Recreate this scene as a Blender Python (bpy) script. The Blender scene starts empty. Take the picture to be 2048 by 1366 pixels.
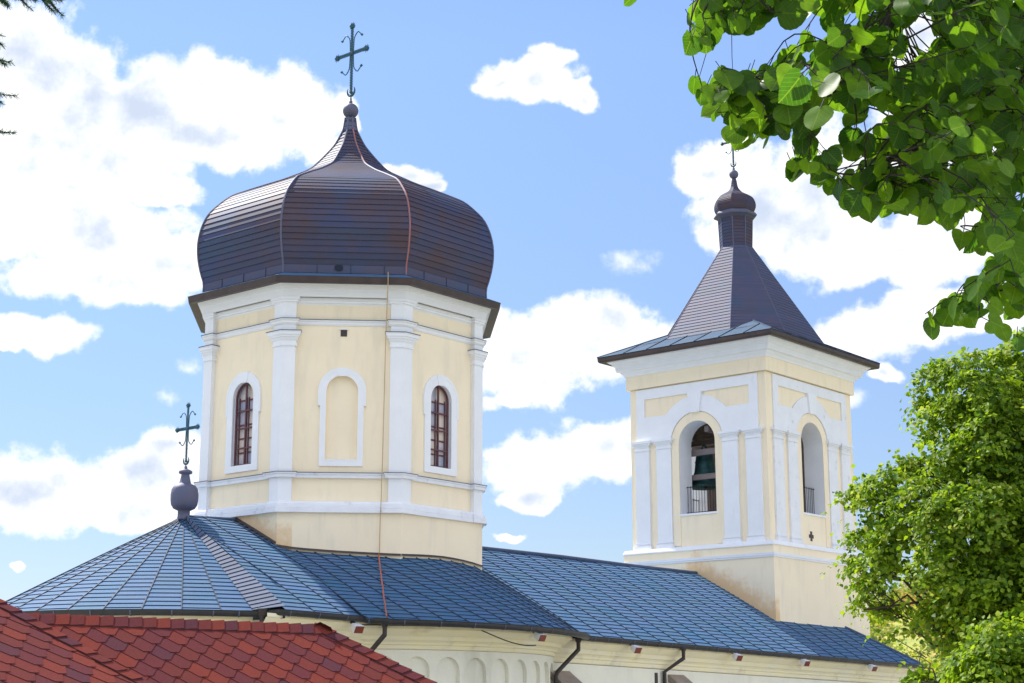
import bpy, math, random
import numpy as np
from mathutils import Vector, Matrix

random.seed(7)
rng = np.random.default_rng(11)
R = math.radians
ZO = 2.43                       # heights below are measured from 2.43 m above the yard

# ------------------------------------------------------------------ camera
sc = bpy.context.scene
col = sc.collection
CAM = Vector((-32.8606, -33.9385, -0.7286 + ZO))
HEAD, PITCH, ROLL, FPX = 0.6991, 0.2234, -0.0011, 3319.52
fw = Vector((math.cos(HEAD) * math.cos(PITCH), math.sin(HEAD) * math.cos(PITCH), math.sin(PITCH)))
rt0 = Vector((math.sin(HEAD), -math.cos(HEAD), 0))
up0 = rt0.cross(fw)
rt = math.cos(ROLL) * rt0 + math.sin(ROLL) * up0
upv = -math.sin(ROLL) * rt0 + math.cos(ROLL) * up0
cd = bpy.data.cameras.new('camera')
cd.sensor_width = 36.0
cd.lens = FPX / 2048 * 36.0
cd.clip_end = 3000
cam = bpy.data.objects.new('camera', cd)
m = Matrix((rt, upv, -fw)).transposed().to_4x4()
m.translation = CAM
cam.matrix_world = m
col.objects.link(cam)
sc.camera = cam


def look(px, py):
    return fw + (px - 1024) / FPX * rt - (py - 683) / FPX * upv


def at(px, py, dist):
    d = look(px, py)
    return CAM + d * (dist / math.hypot(d.x, d.y))


def sky_uv(px, py):
    d = look(px, py).normalized()
    return math.atan2(d.y, d.x), math.asin(d.z)


# ------------------------------------------------------------------ light
SUN_AZ, SUN_EL = 84.0, 50.0
SKY_STRENGTH = 0.08
sc.view_settings.view_transform = 'Standard'
sc.view_settings.look = 'None'
sc.view_settings.gamma = 1
sc.view_settings.exposure = 1.24
sd = bpy.data.lights.new('sun', 'SUN')
sd.energy = 3.0
sd.angle = R(0.53)
sd.color = (1.0, 0.95, 0.86)
sun = bpy.data.objects.new('sun', sd)
sv = Vector((math.cos(R(SUN_AZ)) * math.cos(R(SUN_EL)), math.sin(R(SUN_AZ)) * math.cos(R(SUN_EL)), math.sin(R(SUN_EL))))
sun.rotation_euler = sv.to_track_quat('Z', 'Y').to_euler()
sun.location = (0, 20, 60)
col.objects.link(sun)

# ------------------------------------------------------------------ sky with clouds (by direction, infinitely far)
w = bpy.data.worlds.new('World')
sc.world = w
w.use_nodes = True
nt = w.node_tree
for n in list(nt.nodes):
    nt.nodes.remove(n)
NN = nt.nodes.new
L = nt.links.new


def wm(op, a, b=None, c=None):
    n = NN('ShaderNodeMath')
    n.operation = op
    for i, v in enumerate((a, b, c)):
        if v is None:
            continue
        if isinstance(v, (int, float)):
            n.inputs[i].default_value = v
        else:
            L(v, n.inputs[i])
    return n.outputs[0]


def wv(op, a, b=None, c=None):
    n = NN('ShaderNodeVectorMath')
    n.operation = op
    for i, v in enumerate((a, b, c)):
        if v is None:
            continue
        if isinstance(v, (tuple, list)):
            n.inputs[i].default_value = v
        else:
            L(v, n.inputs[i])
    return n.outputs['Value'] if op in ('LENGTH', 'DOT_PRODUCT', 'DISTANCE') else n.outputs[0]


def sstep(x, a, b):
    n = NN('ShaderNodeMapRange')
    n.interpolation_type = 'SMOOTHSTEP'
    L(x, n.inputs[0])
    n.inputs[1].default_value = a
    n.inputs[2].default_value = b
    return n.outputs[0]


def mixc(f, a, b):
    n = NN('ShaderNodeMix')
    n.data_type = 'RGBA'
    for s, v in ((n.inputs[0], f), (n.inputs[6], a), (n.inputs[7], b)):
        if isinstance(v, tuple):
            s.default_value = v
        elif isinstance(v, (int, float)):
            s.default_value = v
        else:
            L(v, s)
    return n.outputs[2]


tc = NN('ShaderNodeTexCoord')
dirv = wv('NORMALIZE', tc.outputs['Generated'])
sx = NN('ShaderNodeSeparateXYZ')
L(dirv, sx.inputs[0])
az = wm('ARCTAN2', sx.outputs[1], sx.outputs[0])
el = wm('ARCSINE', sx.outputs[2])
cx_ = NN('ShaderNodeCombineXYZ')
L(az, cx_.inputs[0])
L(el, cx_.inputs[1])
uv = cx_.outputs[0]


def fbm(vec, scale, detail, rough, dist=0.0):
    n = NN('ShaderNodeTexNoise')
    L(vec, n.inputs['Vector'])
    n.inputs['Scale'].default_value = scale
    n.inputs['Detail'].default_value = detail
    n.inputs['Roughness'].default_value = rough
    n.inputs['Distortion'].default_value = dist
    return n.outputs[0]


# centre x, y and half sizes of each cloud lobe as seen from the yard, turned into azimuth and elevation
LOBES = [(40, 110, 120, 110), (165, 190, 110, 110), (60, 290, 150, 100), (290, 210, 120, 85), (480, 190, 120, 75),
         (560, 240, 110, 75), (440, 270, 140, 60), (180, 330, 170, 65), (60, 430, 110, 70), (200, 470, 150, 100),
         (340, 510, 110, 80), (180, 560, 150, 50), (320, 385, 75, 30), (640, 300, 60, 40),
         (75, 668, 105, 36), (20, 690, 50, 20),
         (90, 985, 190, 70), (-20, 970, 120, 60), (290, 960, 100, 75), (350, 890, 65, 40), (230, 1025, 110, 35), (390, 960, 90, 60),
         (1180, 690, 150, 75), (1050, 730, 110, 85), (1290, 690, 90, 65), (1020, 800, 60, 25), (1100, 930, 130, 62),
         (1200, 905, 90, 55), (1260, 900, 70, 60), (1060, 995, 60, 30), (1012, 1078, 38, 14), (960, 650, 60, 45),
         (1060, 160, 95, 42), (1160, 192, 42, 32), (1100, 108, 55, 30), (1000, 165, 55, 22),
         (1420, 345, 80, 50), (1520, 410, 120, 100), (1650, 480, 140, 90), (1800, 500, 170, 55), (1900, 470, 160, 80),
         (1700, 350, 190, 110), (1900, 300, 180, 110), (1740, 670, 105, 60), (1850, 640, 100, 55), (1700, 700, 60, 45),
         (1950, 620, 110, 50), (1770, 750, 50, 25), (810, 345, 62, 26), (860, 372, 34, 16), (1840, 90, 60, 120), (2000, 60, 90, 90),
         (30, 1128, 20, 10), (690, 235, 30, 40)]
warp = fbm(uv, 26, 3, 0.6)
wn = NN('ShaderNodeTexNoise')
L(uv, wn.inputs['Vector'])
wn.inputs['Scale'].default_value = 34
wn.inputs['Detail'].default_value = 4
uvw = wv('ADD', uv, wv('MULTIPLY', wv('SUBTRACT', wn.outputs['Color'], (0.5, 0.5, 0.5)), (0.030, 0.022, 0)))
acc = None
for (px, py, rx, ry) in LOBES:
    a0, e0 = sky_uv(px, py)
    gr = 1.16 if rx > 60 else 1.0
    ra = gr * rx / FPX / math.cos(e0)
    rb = gr * ry / FPX
    d = wv('LENGTH', wv('MULTIPLY_ADD', uvw, (1 / ra, 1 / rb, 0), (-a0 / ra, -e0 / rb, 0)))
    acc = d if acc is None else wm('SMOOTH_MIN', acc, d, 0.12)
n_big = fbm(uv, 26, 11, 0.60)
n_off = fbm(wv('ADD', uv, (0.010, 0.012, 0)), 26, 7, 0.60)
field = wm('ADD', wm('SUBTRACT', 1.0, acc), wm('MULTIPLY', wm('SUBTRACT', n_big, 0.5), 1.75))
dens = sstep(field, -0.06, 0.34)
for (px, py, rx, ry) in ((1265, 528, 90, 42), (390, 735, 40, 22), (330, 785, 50, 22), (1690, 800, 60, 30)):
    a0, e0 = sky_uv(px, py)
    ra, rb = rx / FPX / math.cos(e0), ry / FPX
    d = wv('LENGTH', wv('MULTIPLY_ADD', uvw, (1 / ra, 1 / rb, 0), (-a0 / ra, -e0 / rb, 0)))
    wf = sstep(wm('ADD', wm('SUBTRACT', 1.0, d), wm('MULTIPLY', wm('SUBTRACT', n_big, 0.52), 5.0)), 0.15, 1.5)
    dens = wm('MAXIMUM', dens, wm('MULTIPLY', wf, 0.7))
# the rest of the sky, outside the photographed directions: scattered cumulus, thickened behind the camera as wall fill
gen_n = fbm(dirv, 3.2, 8, 0.6)
amid = HEAD
off = wm('ABSOLUTE', wm('SUBTRACT', az, amid))
outside = wm('MAXIMUM', sstep(off, 0.36, 0.50), sstep(el, 0.46, 0.60))
behind = sstep(off, 1.1, 1.7)
gen = wm('MAXIMUM', wm('MULTIPLY', sstep(gen_n, 0.47, 0.62), behind), sstep(gen_n, 0.56, 0.70))
dens = wm('MAXIMUM', dens, wm('MULTIPLY', gen, outside))
shade = wm('ADD', wm('MULTIPLY', wm('SUBTRACT', n_off, n_big), 2.6), wm('MULTIPLY', fbm(uv, 9, 3, 0.5), 1.0))
# sun behind them: bright thin rims, blue-grey thick middles
thick = wm('ADD', field, wm('MULTIPLY', wm('SUBTRACT', fbm(uv, 9, 4, 0.5), 0.5), 2.0))
thick = wm('ADD', thick, wm('MULTIPLY', wm('SUBTRACT', n_off, n_big), -1.2))
lit = wm('SUBTRACT', 1.0, sstep(thick, 0.15, 1.55))
sky = NN('ShaderNodeTexSky')
sky.sky_type = 'NISHITA'
sky.sun_disc = False
sky.sun_elevation = R(SUN_EL)
sky.sun_rotation = R(90 - SUN_AZ)
sky.altitude = 150
sky.air_density = 1.0
sky.dust_density = 0.0
sky.ozone_density = 3.0
k = 1.0 / SKY_STRENGTH
cloudc = mixc(lit, (0.285 * k, 0.325 * k, 0.40 * k, 1), (0.55 * k, 0.55 * k, 0.55 * k, 1))
# unseen clouds behind the camera, brightened as fill for the shaded walls
cloudc = mixc(behind, cloudc, (1.25 * k, 1.25 * k, 1.27 * k, 1))
low = NN('ShaderNodeMapRange')
L(el, low.inputs[0])
low.inputs[1].default_value = 0.02
low.inputs[2].default_value = 0.40
low.inputs[3].default_value = 0.55
low.inputs[4].default_value = 1.08
clear0 = NN('ShaderNodeVectorMath')
clear0.operation = 'SCALE'
L(sky.outputs[0], clear0.inputs[0])
L(low.outputs[0], clear0.inputs[3])
clear = NN('ShaderNodeVectorMath')
clear.operation = 'MULTIPLY'
L(clear0.outputs[0], clear.inputs[0])
clear.inputs[1].default_value = (0.98, 0.92, 0.97)
bg = NN('ShaderNodeBackground')
L(mixc(dens, clear.outputs[0], cloudc), bg.inputs[0])
bg.inputs[1].default_value = SKY_STRENGTH
wo = NN('ShaderNodeOutputWorld')
L(bg.outputs[0], wo.inputs[0])


# ------------------------------------------------------------------ materials
def mat(name, c1, c2=None, rough=0.7, metal=0.0, scale=3.0, detail=6, stretch=(1, 1, 1), bump=0.0, bscale=40,
        island=0.0, lo=0.35, hi=0.65, c3=None, scale3=1.0, lo3=0.55, hi3=0.75, hue=0.0, streak=None, spec=0.5):
    m = bpy.data.materials.new(name)
    m.use_nodes = True
    t = m.node_tree
    N, K = t.nodes, t.links
    b = N['Principled BSDF']
    b.inputs['Roughness'].default_value = rough
    b.inputs['Metallic'].default_value = metal
    b.inputs['Specular IOR Level'].default_value = spec
    g = N.new('ShaderNodeNewGeometry')

    def noise(sc_, det, st=(1, 1, 1)):
        mp = N.new('ShaderNodeVectorMath')
        mp.operation = 'MULTIPLY'
        K.new(g.outputs['Position'], mp.inputs[0])
        mp.inputs[1].default_value = st
        n = N.new('ShaderNodeTexNoise')
        n.inputs['Scale'].default_value = sc_
        n.inputs['Detail'].default_value = det
        n.inputs['Roughness'].default_value = 0.6
        K.new(mp.outputs[0], n.inputs['Vector'])
        return n.outputs[0]

    def rng_(x, a, b_):
        n = N.new('ShaderNodeMapRange')
        n.inputs[1].default_value = a
        n.inputs[2].default_value = b_
        K.new(x, n.inputs[0])
        return n.outputs[0]

    def mix(f, a, b_):
        n = N.new('ShaderNodeMix')
        n.data_type = 'RGBA'
        K.new(f, n.inputs[0])
        for s, v in ((n.inputs[6], a), (n.inputs[7], b_)):
            if isinstance(v, tuple):
                s.default_value = v + (1,) if len(v) == 3 else v
            else:
                K.new(v, s)
        return n.outputs[2]
    colr = c1
    if c2:
        colr = mix(rng_(noise(scale, detail, stretch), lo, hi), c1, c2)
    if c3:
        colr = mix(rng_(noise(scale3, 5, streak or (1, 1, 1)), lo3, hi3), colr, c3)
    if island:
        hs = N.new('ShaderNodeHueSaturation')
        if isinstance(colr, tuple):
            hs.inputs['Color'].default_value = colr + (1,)
        else:
            K.new(colr, hs.inputs['Color'])
        v = N.new('ShaderNodeMapRange')
        v.inputs[3].default_value = 1 - island
        v.inputs[4].default_value = 1 + island
        K.new(g.outputs['Random Per Island'], v.inputs[0])
        K.new(v.outputs[0], hs.inputs['Value'])
        if hue:
            h = N.new('ShaderNodeMath')
            h.operation = 'MULTIPLY_ADD'
            K.new(g.outputs['Random Per Island'], h.inputs[0])
            h.inputs[1].default_value = hue * 2
            h.inputs[2].default_value = 0.5 - hue
            K.new(h.outputs[0], hs.inputs['Hue'])
        colr = hs.outputs[0]
    if isinstance(colr, tuple):
        b.inputs['Base Color'].default_value = colr + (1,)
    else:
        K.new(colr, b.inputs['Base Color'])
    if bump:
        bp = N.new('ShaderNodeBump')
        bp.inputs['Strength'].default_value = bump
        bp.inputs['Distance'].default_value = 0.02
        K.new(noise(bscale, 5), bp.inputs['Height'])
        K.new(bp.outputs[0], b.inputs['Normal'])
    m['_mix'] = 1
    return m


YEL = mat('yellow_plaster', (0.93, 0.805, 0.60), (0.90, 0.77, 0.575), 0.9, scale=0.9, bump=0.25, bscale=30,
          c3=(0.74, 0.66, 0.52), scale3=2.6, lo3=0.52, hi3=0.9, streak=(1, 1, 0.2))
WHT = mat('white_plaster', (0.85, 0.86, 0.90), (0.81, 0.82, 0.86), 0.85, scale=1.6, bump=0.2, bscale=30,
          c3=(0.66, 0.65, 0.68), scale3=2.2, lo3=0.62, hi3=0.95, streak=(1, 1, 0.3))
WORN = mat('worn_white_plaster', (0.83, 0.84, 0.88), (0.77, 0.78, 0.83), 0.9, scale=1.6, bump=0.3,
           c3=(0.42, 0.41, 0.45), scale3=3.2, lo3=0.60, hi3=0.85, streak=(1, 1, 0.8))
STRIP = mat('thin_lead_flashing', (0.10, 0.11, 0.16), None, 0.5, 0.3)
CREAM = mat('cream_lime_wash', (0.84, 0.81, 0.67), (0.78, 0.76, 0.64), 0.9, scale=1.1, bump=0.35, bscale=14,
            c3=(0.58, 0.55, 0.44), scale3=1.4, lo3=0.55, hi3=0.9, streak=(1, 1, 0.3))
CORN = mat('yellow_cornice_plaster', (0.86, 0.78, 0.50), (0.82, 0.76, 0.56), 0.9, scale=1.2, bump=0.3, bscale=20,
           c3=(0.45, 0.40, 0.28), scale3=1.7, lo3=0.58, hi3=0.9)
ROOF = mat('weathered_copper_sheet', (0.062, 0.142, 0.265), (0.080, 0.152, 0.262), 0.75, 0.0, scale=2.0, spec=0.2, island=0.08, bump=0.25, bscale=5,
           c3=(0.045, 0.15, 0.28), scale3=0.7, lo3=0.5, hi3=0.8, hue=0.008)
ROOFB = mat('ridge_flashing_sheet', (0.070, 0.095, 0.165), (0.06, 0.085, 0.15), 0.8, 0.0, scale=4, island=0.1)
JOINT_SHADE = mat('sheet_joint_shade', (0.020, 0.034, 0.066), None, 0.7, 0.0)  # joint colour with the shadow gaps of laps and seams painted in
DOME = mat('brown_copper_sheet', (0.080, 0.053, 0.066), (0.058, 0.056, 0.100), 0.62, 0.10, spec=0.28, scale=1.4, island=0.08, bump=0.05, bscale=8,
           c3=(0.045, 0.065, 0.135), scale3=0.6, lo3=0.45, hi3=0.68, hue=0.015)  # bluish patches put the sky's sheen into the copper colour
SPIRE = mat('violet_copper_sheet', (0.092, 0.085, 0.135), (0.075, 0.085, 0.150), 0.65, 0.1, spec=0.3, scale=1.2, island=0.08, bump=0.05, bscale=8,
            c3=(0.055, 0.095, 0.17), scale3=0.7, lo3=0.55, hi3=0.75, hue=0.015)
FASC = mat('dark_brown_fascia', (0.055, 0.040, 0.040), (0.075, 0.052, 0.05), 0.5, 0.4, scale=3)
GUTT = mat('charcoal_gutter', (0.022, 0.024, 0.028), (0.035, 0.036, 0.04), 0.45, 0.2, scale=5)
PIPE = mat('brown_downpipe', (0.028, 0.022, 0.02), (0.04, 0.032, 0.03), 0.5, 0.2, scale=5)
VERD = mat('verdigris_metal', (0.04, 0.10, 0.14), (0.06, 0.14, 0.17), 0.55, 0.5, scale=14)
BALL = mat('blue_grey_copper', (0.10, 0.115, 0.19), (0.12, 0.11, 0.17), 0.62, 0.2, scale=4)
BRON = mat('green_bronze', (0.06, 0.17, 0.16), (0.03, 0.09, 0.10), 0.55, 0.5, scale=5)
WOODG = mat('grey_weathered_beam', (0.30, 0.25, 0.24), (0.22, 0.18, 0.17), 0.85, scale=6, stretch=(1, 0.15, 1))
IRON = mat('black_iron', (0.02, 0.02, 0.024), None, 0.5, 0.6)
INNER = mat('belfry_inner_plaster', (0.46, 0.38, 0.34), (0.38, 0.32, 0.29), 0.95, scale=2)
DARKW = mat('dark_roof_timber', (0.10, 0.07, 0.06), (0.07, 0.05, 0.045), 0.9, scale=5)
FRAME = mat('maroon_window_wood', (0.13, 0.035, 0.045), (0.10, 0.03, 0.04), 0.55, scale=9)
STONE = mat('brown_sandstone', (0.36, 0.28, 0.22), (0.28, 0.23, 0.19), 0.9, scale=2.5, bump=0.4, bscale=18,
            c3=(0.22, 0.20, 0.18), scale3=3, lo3=0.55, hi3=0.75)
COPR = mat('orange_copper_strap', (0.50, 0.13, 0.07), (0.40, 0.12, 0.08), 0.6, 0.1, scale=6)
ROPE = mat('tan_cable', (0.50, 0.34, 0.18), None, 0.8)
LAMPW = mat('white_lamp_housing', (0.75, 0.75, 0.77), None, 0.5)
LAMPR = mat('red_brown_lamp_face', (0.20, 0.035, 0.015), (0.16, 0.035, 0.02), 0.5, scale=9)
BARK = mat('dark_bark', (0.055, 0.042, 0.032), (0.085, 0.065, 0.05), 0.9, scale=12, stretch=(1, 1, 0.3), bump=0.5)
TWIG = mat('brown_twig', (0.022, 0.015, 0.011), (0.032, 0.022, 0.015), 0.85, scale=30)
LINTEL = mat('timber_board_wall', (0.20, 0.12, 0.07), (0.16, 0.10, 0.06), 0.8, scale=4, stretch=(1, 1, 0.2))


def shingle_mat():
    m = mat('red_hexagon_shingle', (0.19, 0.038, 0.031), (0.145, 0.032, 0.029), 1.0, spec=0.08, scale=60, bump=0.35, bscale=160)
    t = m.node_tree
    N, K = t.nodes, t.links
    b = N['Principled BSDF']
    src = b.inputs['Base Color'].links[0].from_socket
    g = N.new('ShaderNodeNewGeometry')
    cr = N.new('ShaderNodeValToRGB')
    cr.color_ramp.interpolation = 'CONSTANT'
    e = cr.color_ramp.elements
    e[0].color = (1.15, 1.1, 0.95, 1)
    e[1].position = 0.28
    e[1].color = (0.88, 0.95, 1.0, 1)
    for p, c in ((0.50, (1.0, 1.0, 1.0, 1)), (0.70, (0.76, 0.9, 1.18, 1)), (0.84, (0.60, 0.92, 1.4, 1)), (0.93, (0.8, 0.9, 1.1, 1))):
        q = e.new(p)
        q.color = c
    K.new(g.outputs['Random Per Island'], cr.inputs[0])
    mx = N.new('ShaderNodeMix')
    mx.data_type = 'RGBA'
    mx.blend_type = 'MULTIPLY'
    mx.inputs[0].default_value = 1
    K.new(src, mx.inputs[6])
    K.new(cr.outputs[0], mx.inputs[7])
    K.new(mx.outputs[2], b.inputs['Base Color'])
    return m


SHIN = shingle_mat()
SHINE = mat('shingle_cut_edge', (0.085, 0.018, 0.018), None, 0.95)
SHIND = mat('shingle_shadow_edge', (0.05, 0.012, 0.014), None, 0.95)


def stain_mat(name, xr, zr, slope):
    """plaster with rust-yellow run-off stain in a band above the roof line z = zr - slope*|y|"""
    m = mat(name, (0.93, 0.805, 0.60), (0.90, 0.77, 0.575), 0.9, scale=0.9, bump=0.25, bscale=30,
            c3=(0.74, 0.66, 0.52), scale3=2.6, lo3=0.52, hi3=0.9, streak=(1, 1, 0.2))
    t = m.node_tree
    N, K = t.nodes, t.links
    b = N['Principled BSDF']
    src = b.inputs['Base Color'].links[0].from_socket
    g = N.new('ShaderNodeNewGeometry')
    s = N.new('ShaderNodeSeparateXYZ')
    K.new(g.outputs['Position'], s.inputs[0])

    def mth(op, a, b_=None, c=None):
        n = N.new('ShaderNodeMath')
        n.operation = op
        for i, v in enumerate((a, b_, c)):
            if v is None:
                continue
            if isinstance(v, (int, float)):
                n.inputs[i].default_value = v
            else:
                K.new(v, n.inputs[i])
        return n.outputs[0]
    ab = mth('ABSOLUTE', s.outputs[1])
    hgt = mth('SUBTRACT', s.outputs[2], mth('MULTIPLY_ADD', ab, -slope, zr + ZO))
    n = N.new('ShaderNodeTexNoise')
    n.inputs['Scale'].default_value = 2.6
    n.inputs['Detail'].default_value = 7
    n.inputs['Roughness'].default_value = 0.7
    K.new(g.outputs['Position'], n.inputs['Vector'])
    hh = mth('ADD', hgt, mth('MULTIPLY', mth('SUBTRACT', n.outputs[0], 0.5), 1.7))
    mr = N.new('ShaderNodeMapRange')
    mr.interpolation_type = 'SMOOTHSTEP'
    mr.inputs[1].default_value = 0.85
    mr.inputs[2].default_value = 0.05
    K.new(hh, mr.inputs[0])
    east = mth('LESS_THAN', s.outputs[0], xr)
    f = mth('MULTIPLY', mr.outputs[0], east)
    f = mth('MULTIPLY', f, 0.55)
    mx = N.new('ShaderNodeMix')
    mx.data_type = 'RGBA'
    K.new(f, mx.inputs[0])
    K.new(src, mx.inputs[6])
    mx.inputs[7].default_value = (0.66, 0.33, 0.06, 1)
    K.new(mx.outputs[2], b.inputs['Base Color'])
    return m


def leaf_mat(name, ca, cb, tr, tmix=0.45, rough=0.45):
    m = bpy.data.materials.new(name)
    m.use_nodes = True
    t = m.node_tree
    N, K = t.nodes, t.links
    b = N['Principled BSDF']
    g = N.new('ShaderNodeNewGeometry')
    mx = N.new('ShaderNodeMix')
    mx.data_type = 'RGBA'
    K.new(g.outputs['Random Per Island'], mx.inputs[0])
    mx.inputs[6].default_value = ca + (1,)
    mx.inputs[7].default_value = cb + (1,)
    n = N.new('ShaderNodeTexNoise')
    n.inputs['Scale'].default_value = 60
    K.new(g.outputs['Position'], n.inputs['Vector'])
    hs = N.new('ShaderNodeHueSaturation')
    K.new(mx.outputs[2], hs.inputs['Color'])
    mr = N.new('ShaderNodeMapRange')
    mr.inputs[3].default_value = 0.7
    mr.inputs[4].default_value = 1.3
    K.new(n.outputs[0], mr.inputs[0])
    K.new(mr.outputs[0], hs.inputs['Value'])
    K.new(hs.outputs[0], b.inputs['Base Color'])
    b.inputs['Roughness'].default_value = rough
    b.inputs['Specular IOR Level'].default_value = 0.25
    tl = N.new('ShaderNodeBsdfTranslucent')
    tm = N.new('ShaderNodeMix')
    tm.data_type = 'RGBA'
    tm.blend_type = 'MULTIPLY'
    tm.inputs[0].default_value = 1
    K.new(hs.outputs[0], tm.inputs[6])
    tm.inputs[7].default_value = tr + (1,)
    K.new(tm.outputs[2], tl.inputs['Color'])
    ms = N.new('ShaderNodeMixShader')
    ms.inputs[0].default_value = tmix
    K.new(b.outputs[0], ms.inputs[1])
    K.new(tl.outputs[0], ms.inputs[2])
    K.new(ms.outputs[0], N['Material Output'].inputs[0])
    return m


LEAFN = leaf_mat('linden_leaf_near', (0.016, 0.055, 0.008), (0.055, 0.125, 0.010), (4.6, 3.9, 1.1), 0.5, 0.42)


def add_veins(m):
    t = m.node_tree
    N, K = t.nodes, t.links
    uvn = N.new('ShaderNodeUVMap')
    uvn.uv_map = 'leaf_uv'
    sp_ = N.new('ShaderNodeSeparateXYZ')
    K.new(uvn.outputs[0], sp_.inputs[0])

    def mth(op, a, b_=None, c=None):
        n = N.new('ShaderNodeMath')
        n.operation = op
        for i, v in enumerate((a, b_, c)):
            if v is None:
                continue
            if isinstance(v, (int, float)):
                n.inputs[i].default_value = v
            else:
                K.new(v, n.inputs[i])
        return n.outputs[0]
    ax_ = mth('ABSOLUTE', mth('SUBTRACT', sp_.outputs[0], .5))
    ph = mth('FRACT', mth('SUBTRACT', mth('MULTIPLY', sp_.outputs[1], 6.5), mth('MULTIPLY', ax_, 5.2)))
    d = mth('ABSOLUTE', mth('SUBTRACT', ph, .5))
    side_v = mth('LESS_THAN', d, .07)
    mid_v = mth('LESS_THAN', ax_, .018)
    f = mth('MULTIPLY', mth('MAXIMUM', mth('MULTIPLY', side_v, .5), mid_v), .4)
    hs = next(n for n in N if n.type == 'HUE_SAT')
    outs = [l.to_socket for l in hs.outputs[0].links]
    mx = N.new('ShaderNodeMix')
    mx.data_type = 'RGBA'
    K.new(f, mx.inputs[0])
    K.new(hs.outputs[0], mx.inputs[6])
    mx.inputs[7].default_value = (.12, .19, .04, 1)
    for o_ in outs:
        K.new(mx.outputs[2], o_)


add_veins(LEAFN)
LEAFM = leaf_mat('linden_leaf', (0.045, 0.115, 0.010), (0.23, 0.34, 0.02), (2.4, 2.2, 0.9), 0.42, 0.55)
BRACT = leaf_mat('linden_bract', (0.26, 0.34, 0.05), (0.34, 0.38, 0.06), (1.6, 1.6, 1.0), 0.5, 0.6)
NEED = leaf_mat('spruce_needle', (0.03, 0.08, 0.045), (0.05, 0.13, 0.06), (1.5, 1.6, 1.0), 0.25, 0.5)
FARW = leaf_mat('far_wood_leaf', (0.05, 0.12, 0.05), (0.22, 0.24, 0.04), (2.0, 2.0, 1.2), 0.4, 0.7)


def glass_mat():
    m = bpy.data.materials.new('dusty_window_glass')
    m.use_nodes = True
    t = m.node_tree
    N, K = t.nodes, t.links
    b = N['Principled BSDF']
    g = N.new('ShaderNodeNewGeometry')
    cr = N.new('ShaderNodeValToRGB')
    e = cr.color_ramp.elements
    e[0].color = (0.66, 0.55, 0.46, 1)
    e[1].color = (0.30, 0.33, 0.44, 1)
    q = e.new(0.45)
    q.color = (0.62, 0.53, 0.48, 1)
    q = e.new(0.65)
    q.color = (0.42, 0.40, 0.47, 1)
    n = N.new('ShaderNodeTexNoise')
    n.inputs['Scale'].default_value = 3.5
    n.inputs['Detail'].default_value = 3
    K.new(g.outputs['Position'], n.inputs['Vector'])
    a = N.new('ShaderNodeMath')
    a.operation = 'MULTIPLY_ADD'
    K.new(n.outputs[0], a.inputs[0])
    a.inputs[1].default_value = 0.7
    a.inputs[2].default_value = -0.35
    s = N.new('ShaderNodeMath')
    K.new(a.outputs[0], s.inputs[0])
    K.new(g.outputs['Random Per Island'], s.inputs[1])
    K.new(s.outputs[0], cr.inputs[0])
    K.new(cr.outputs[0], b.inputs['Base Color'])
    b.inputs['Roughness'].default_value = 0.18
    return m


GLASS = glass_mat()
STAIN1 = stain_mat('stained_drum_plaster', -3.6, 4.40, 0.50)
STAIN2 = stain_mat('stained_tower_plaster', 18.2, 4.50, 0.55)


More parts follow.
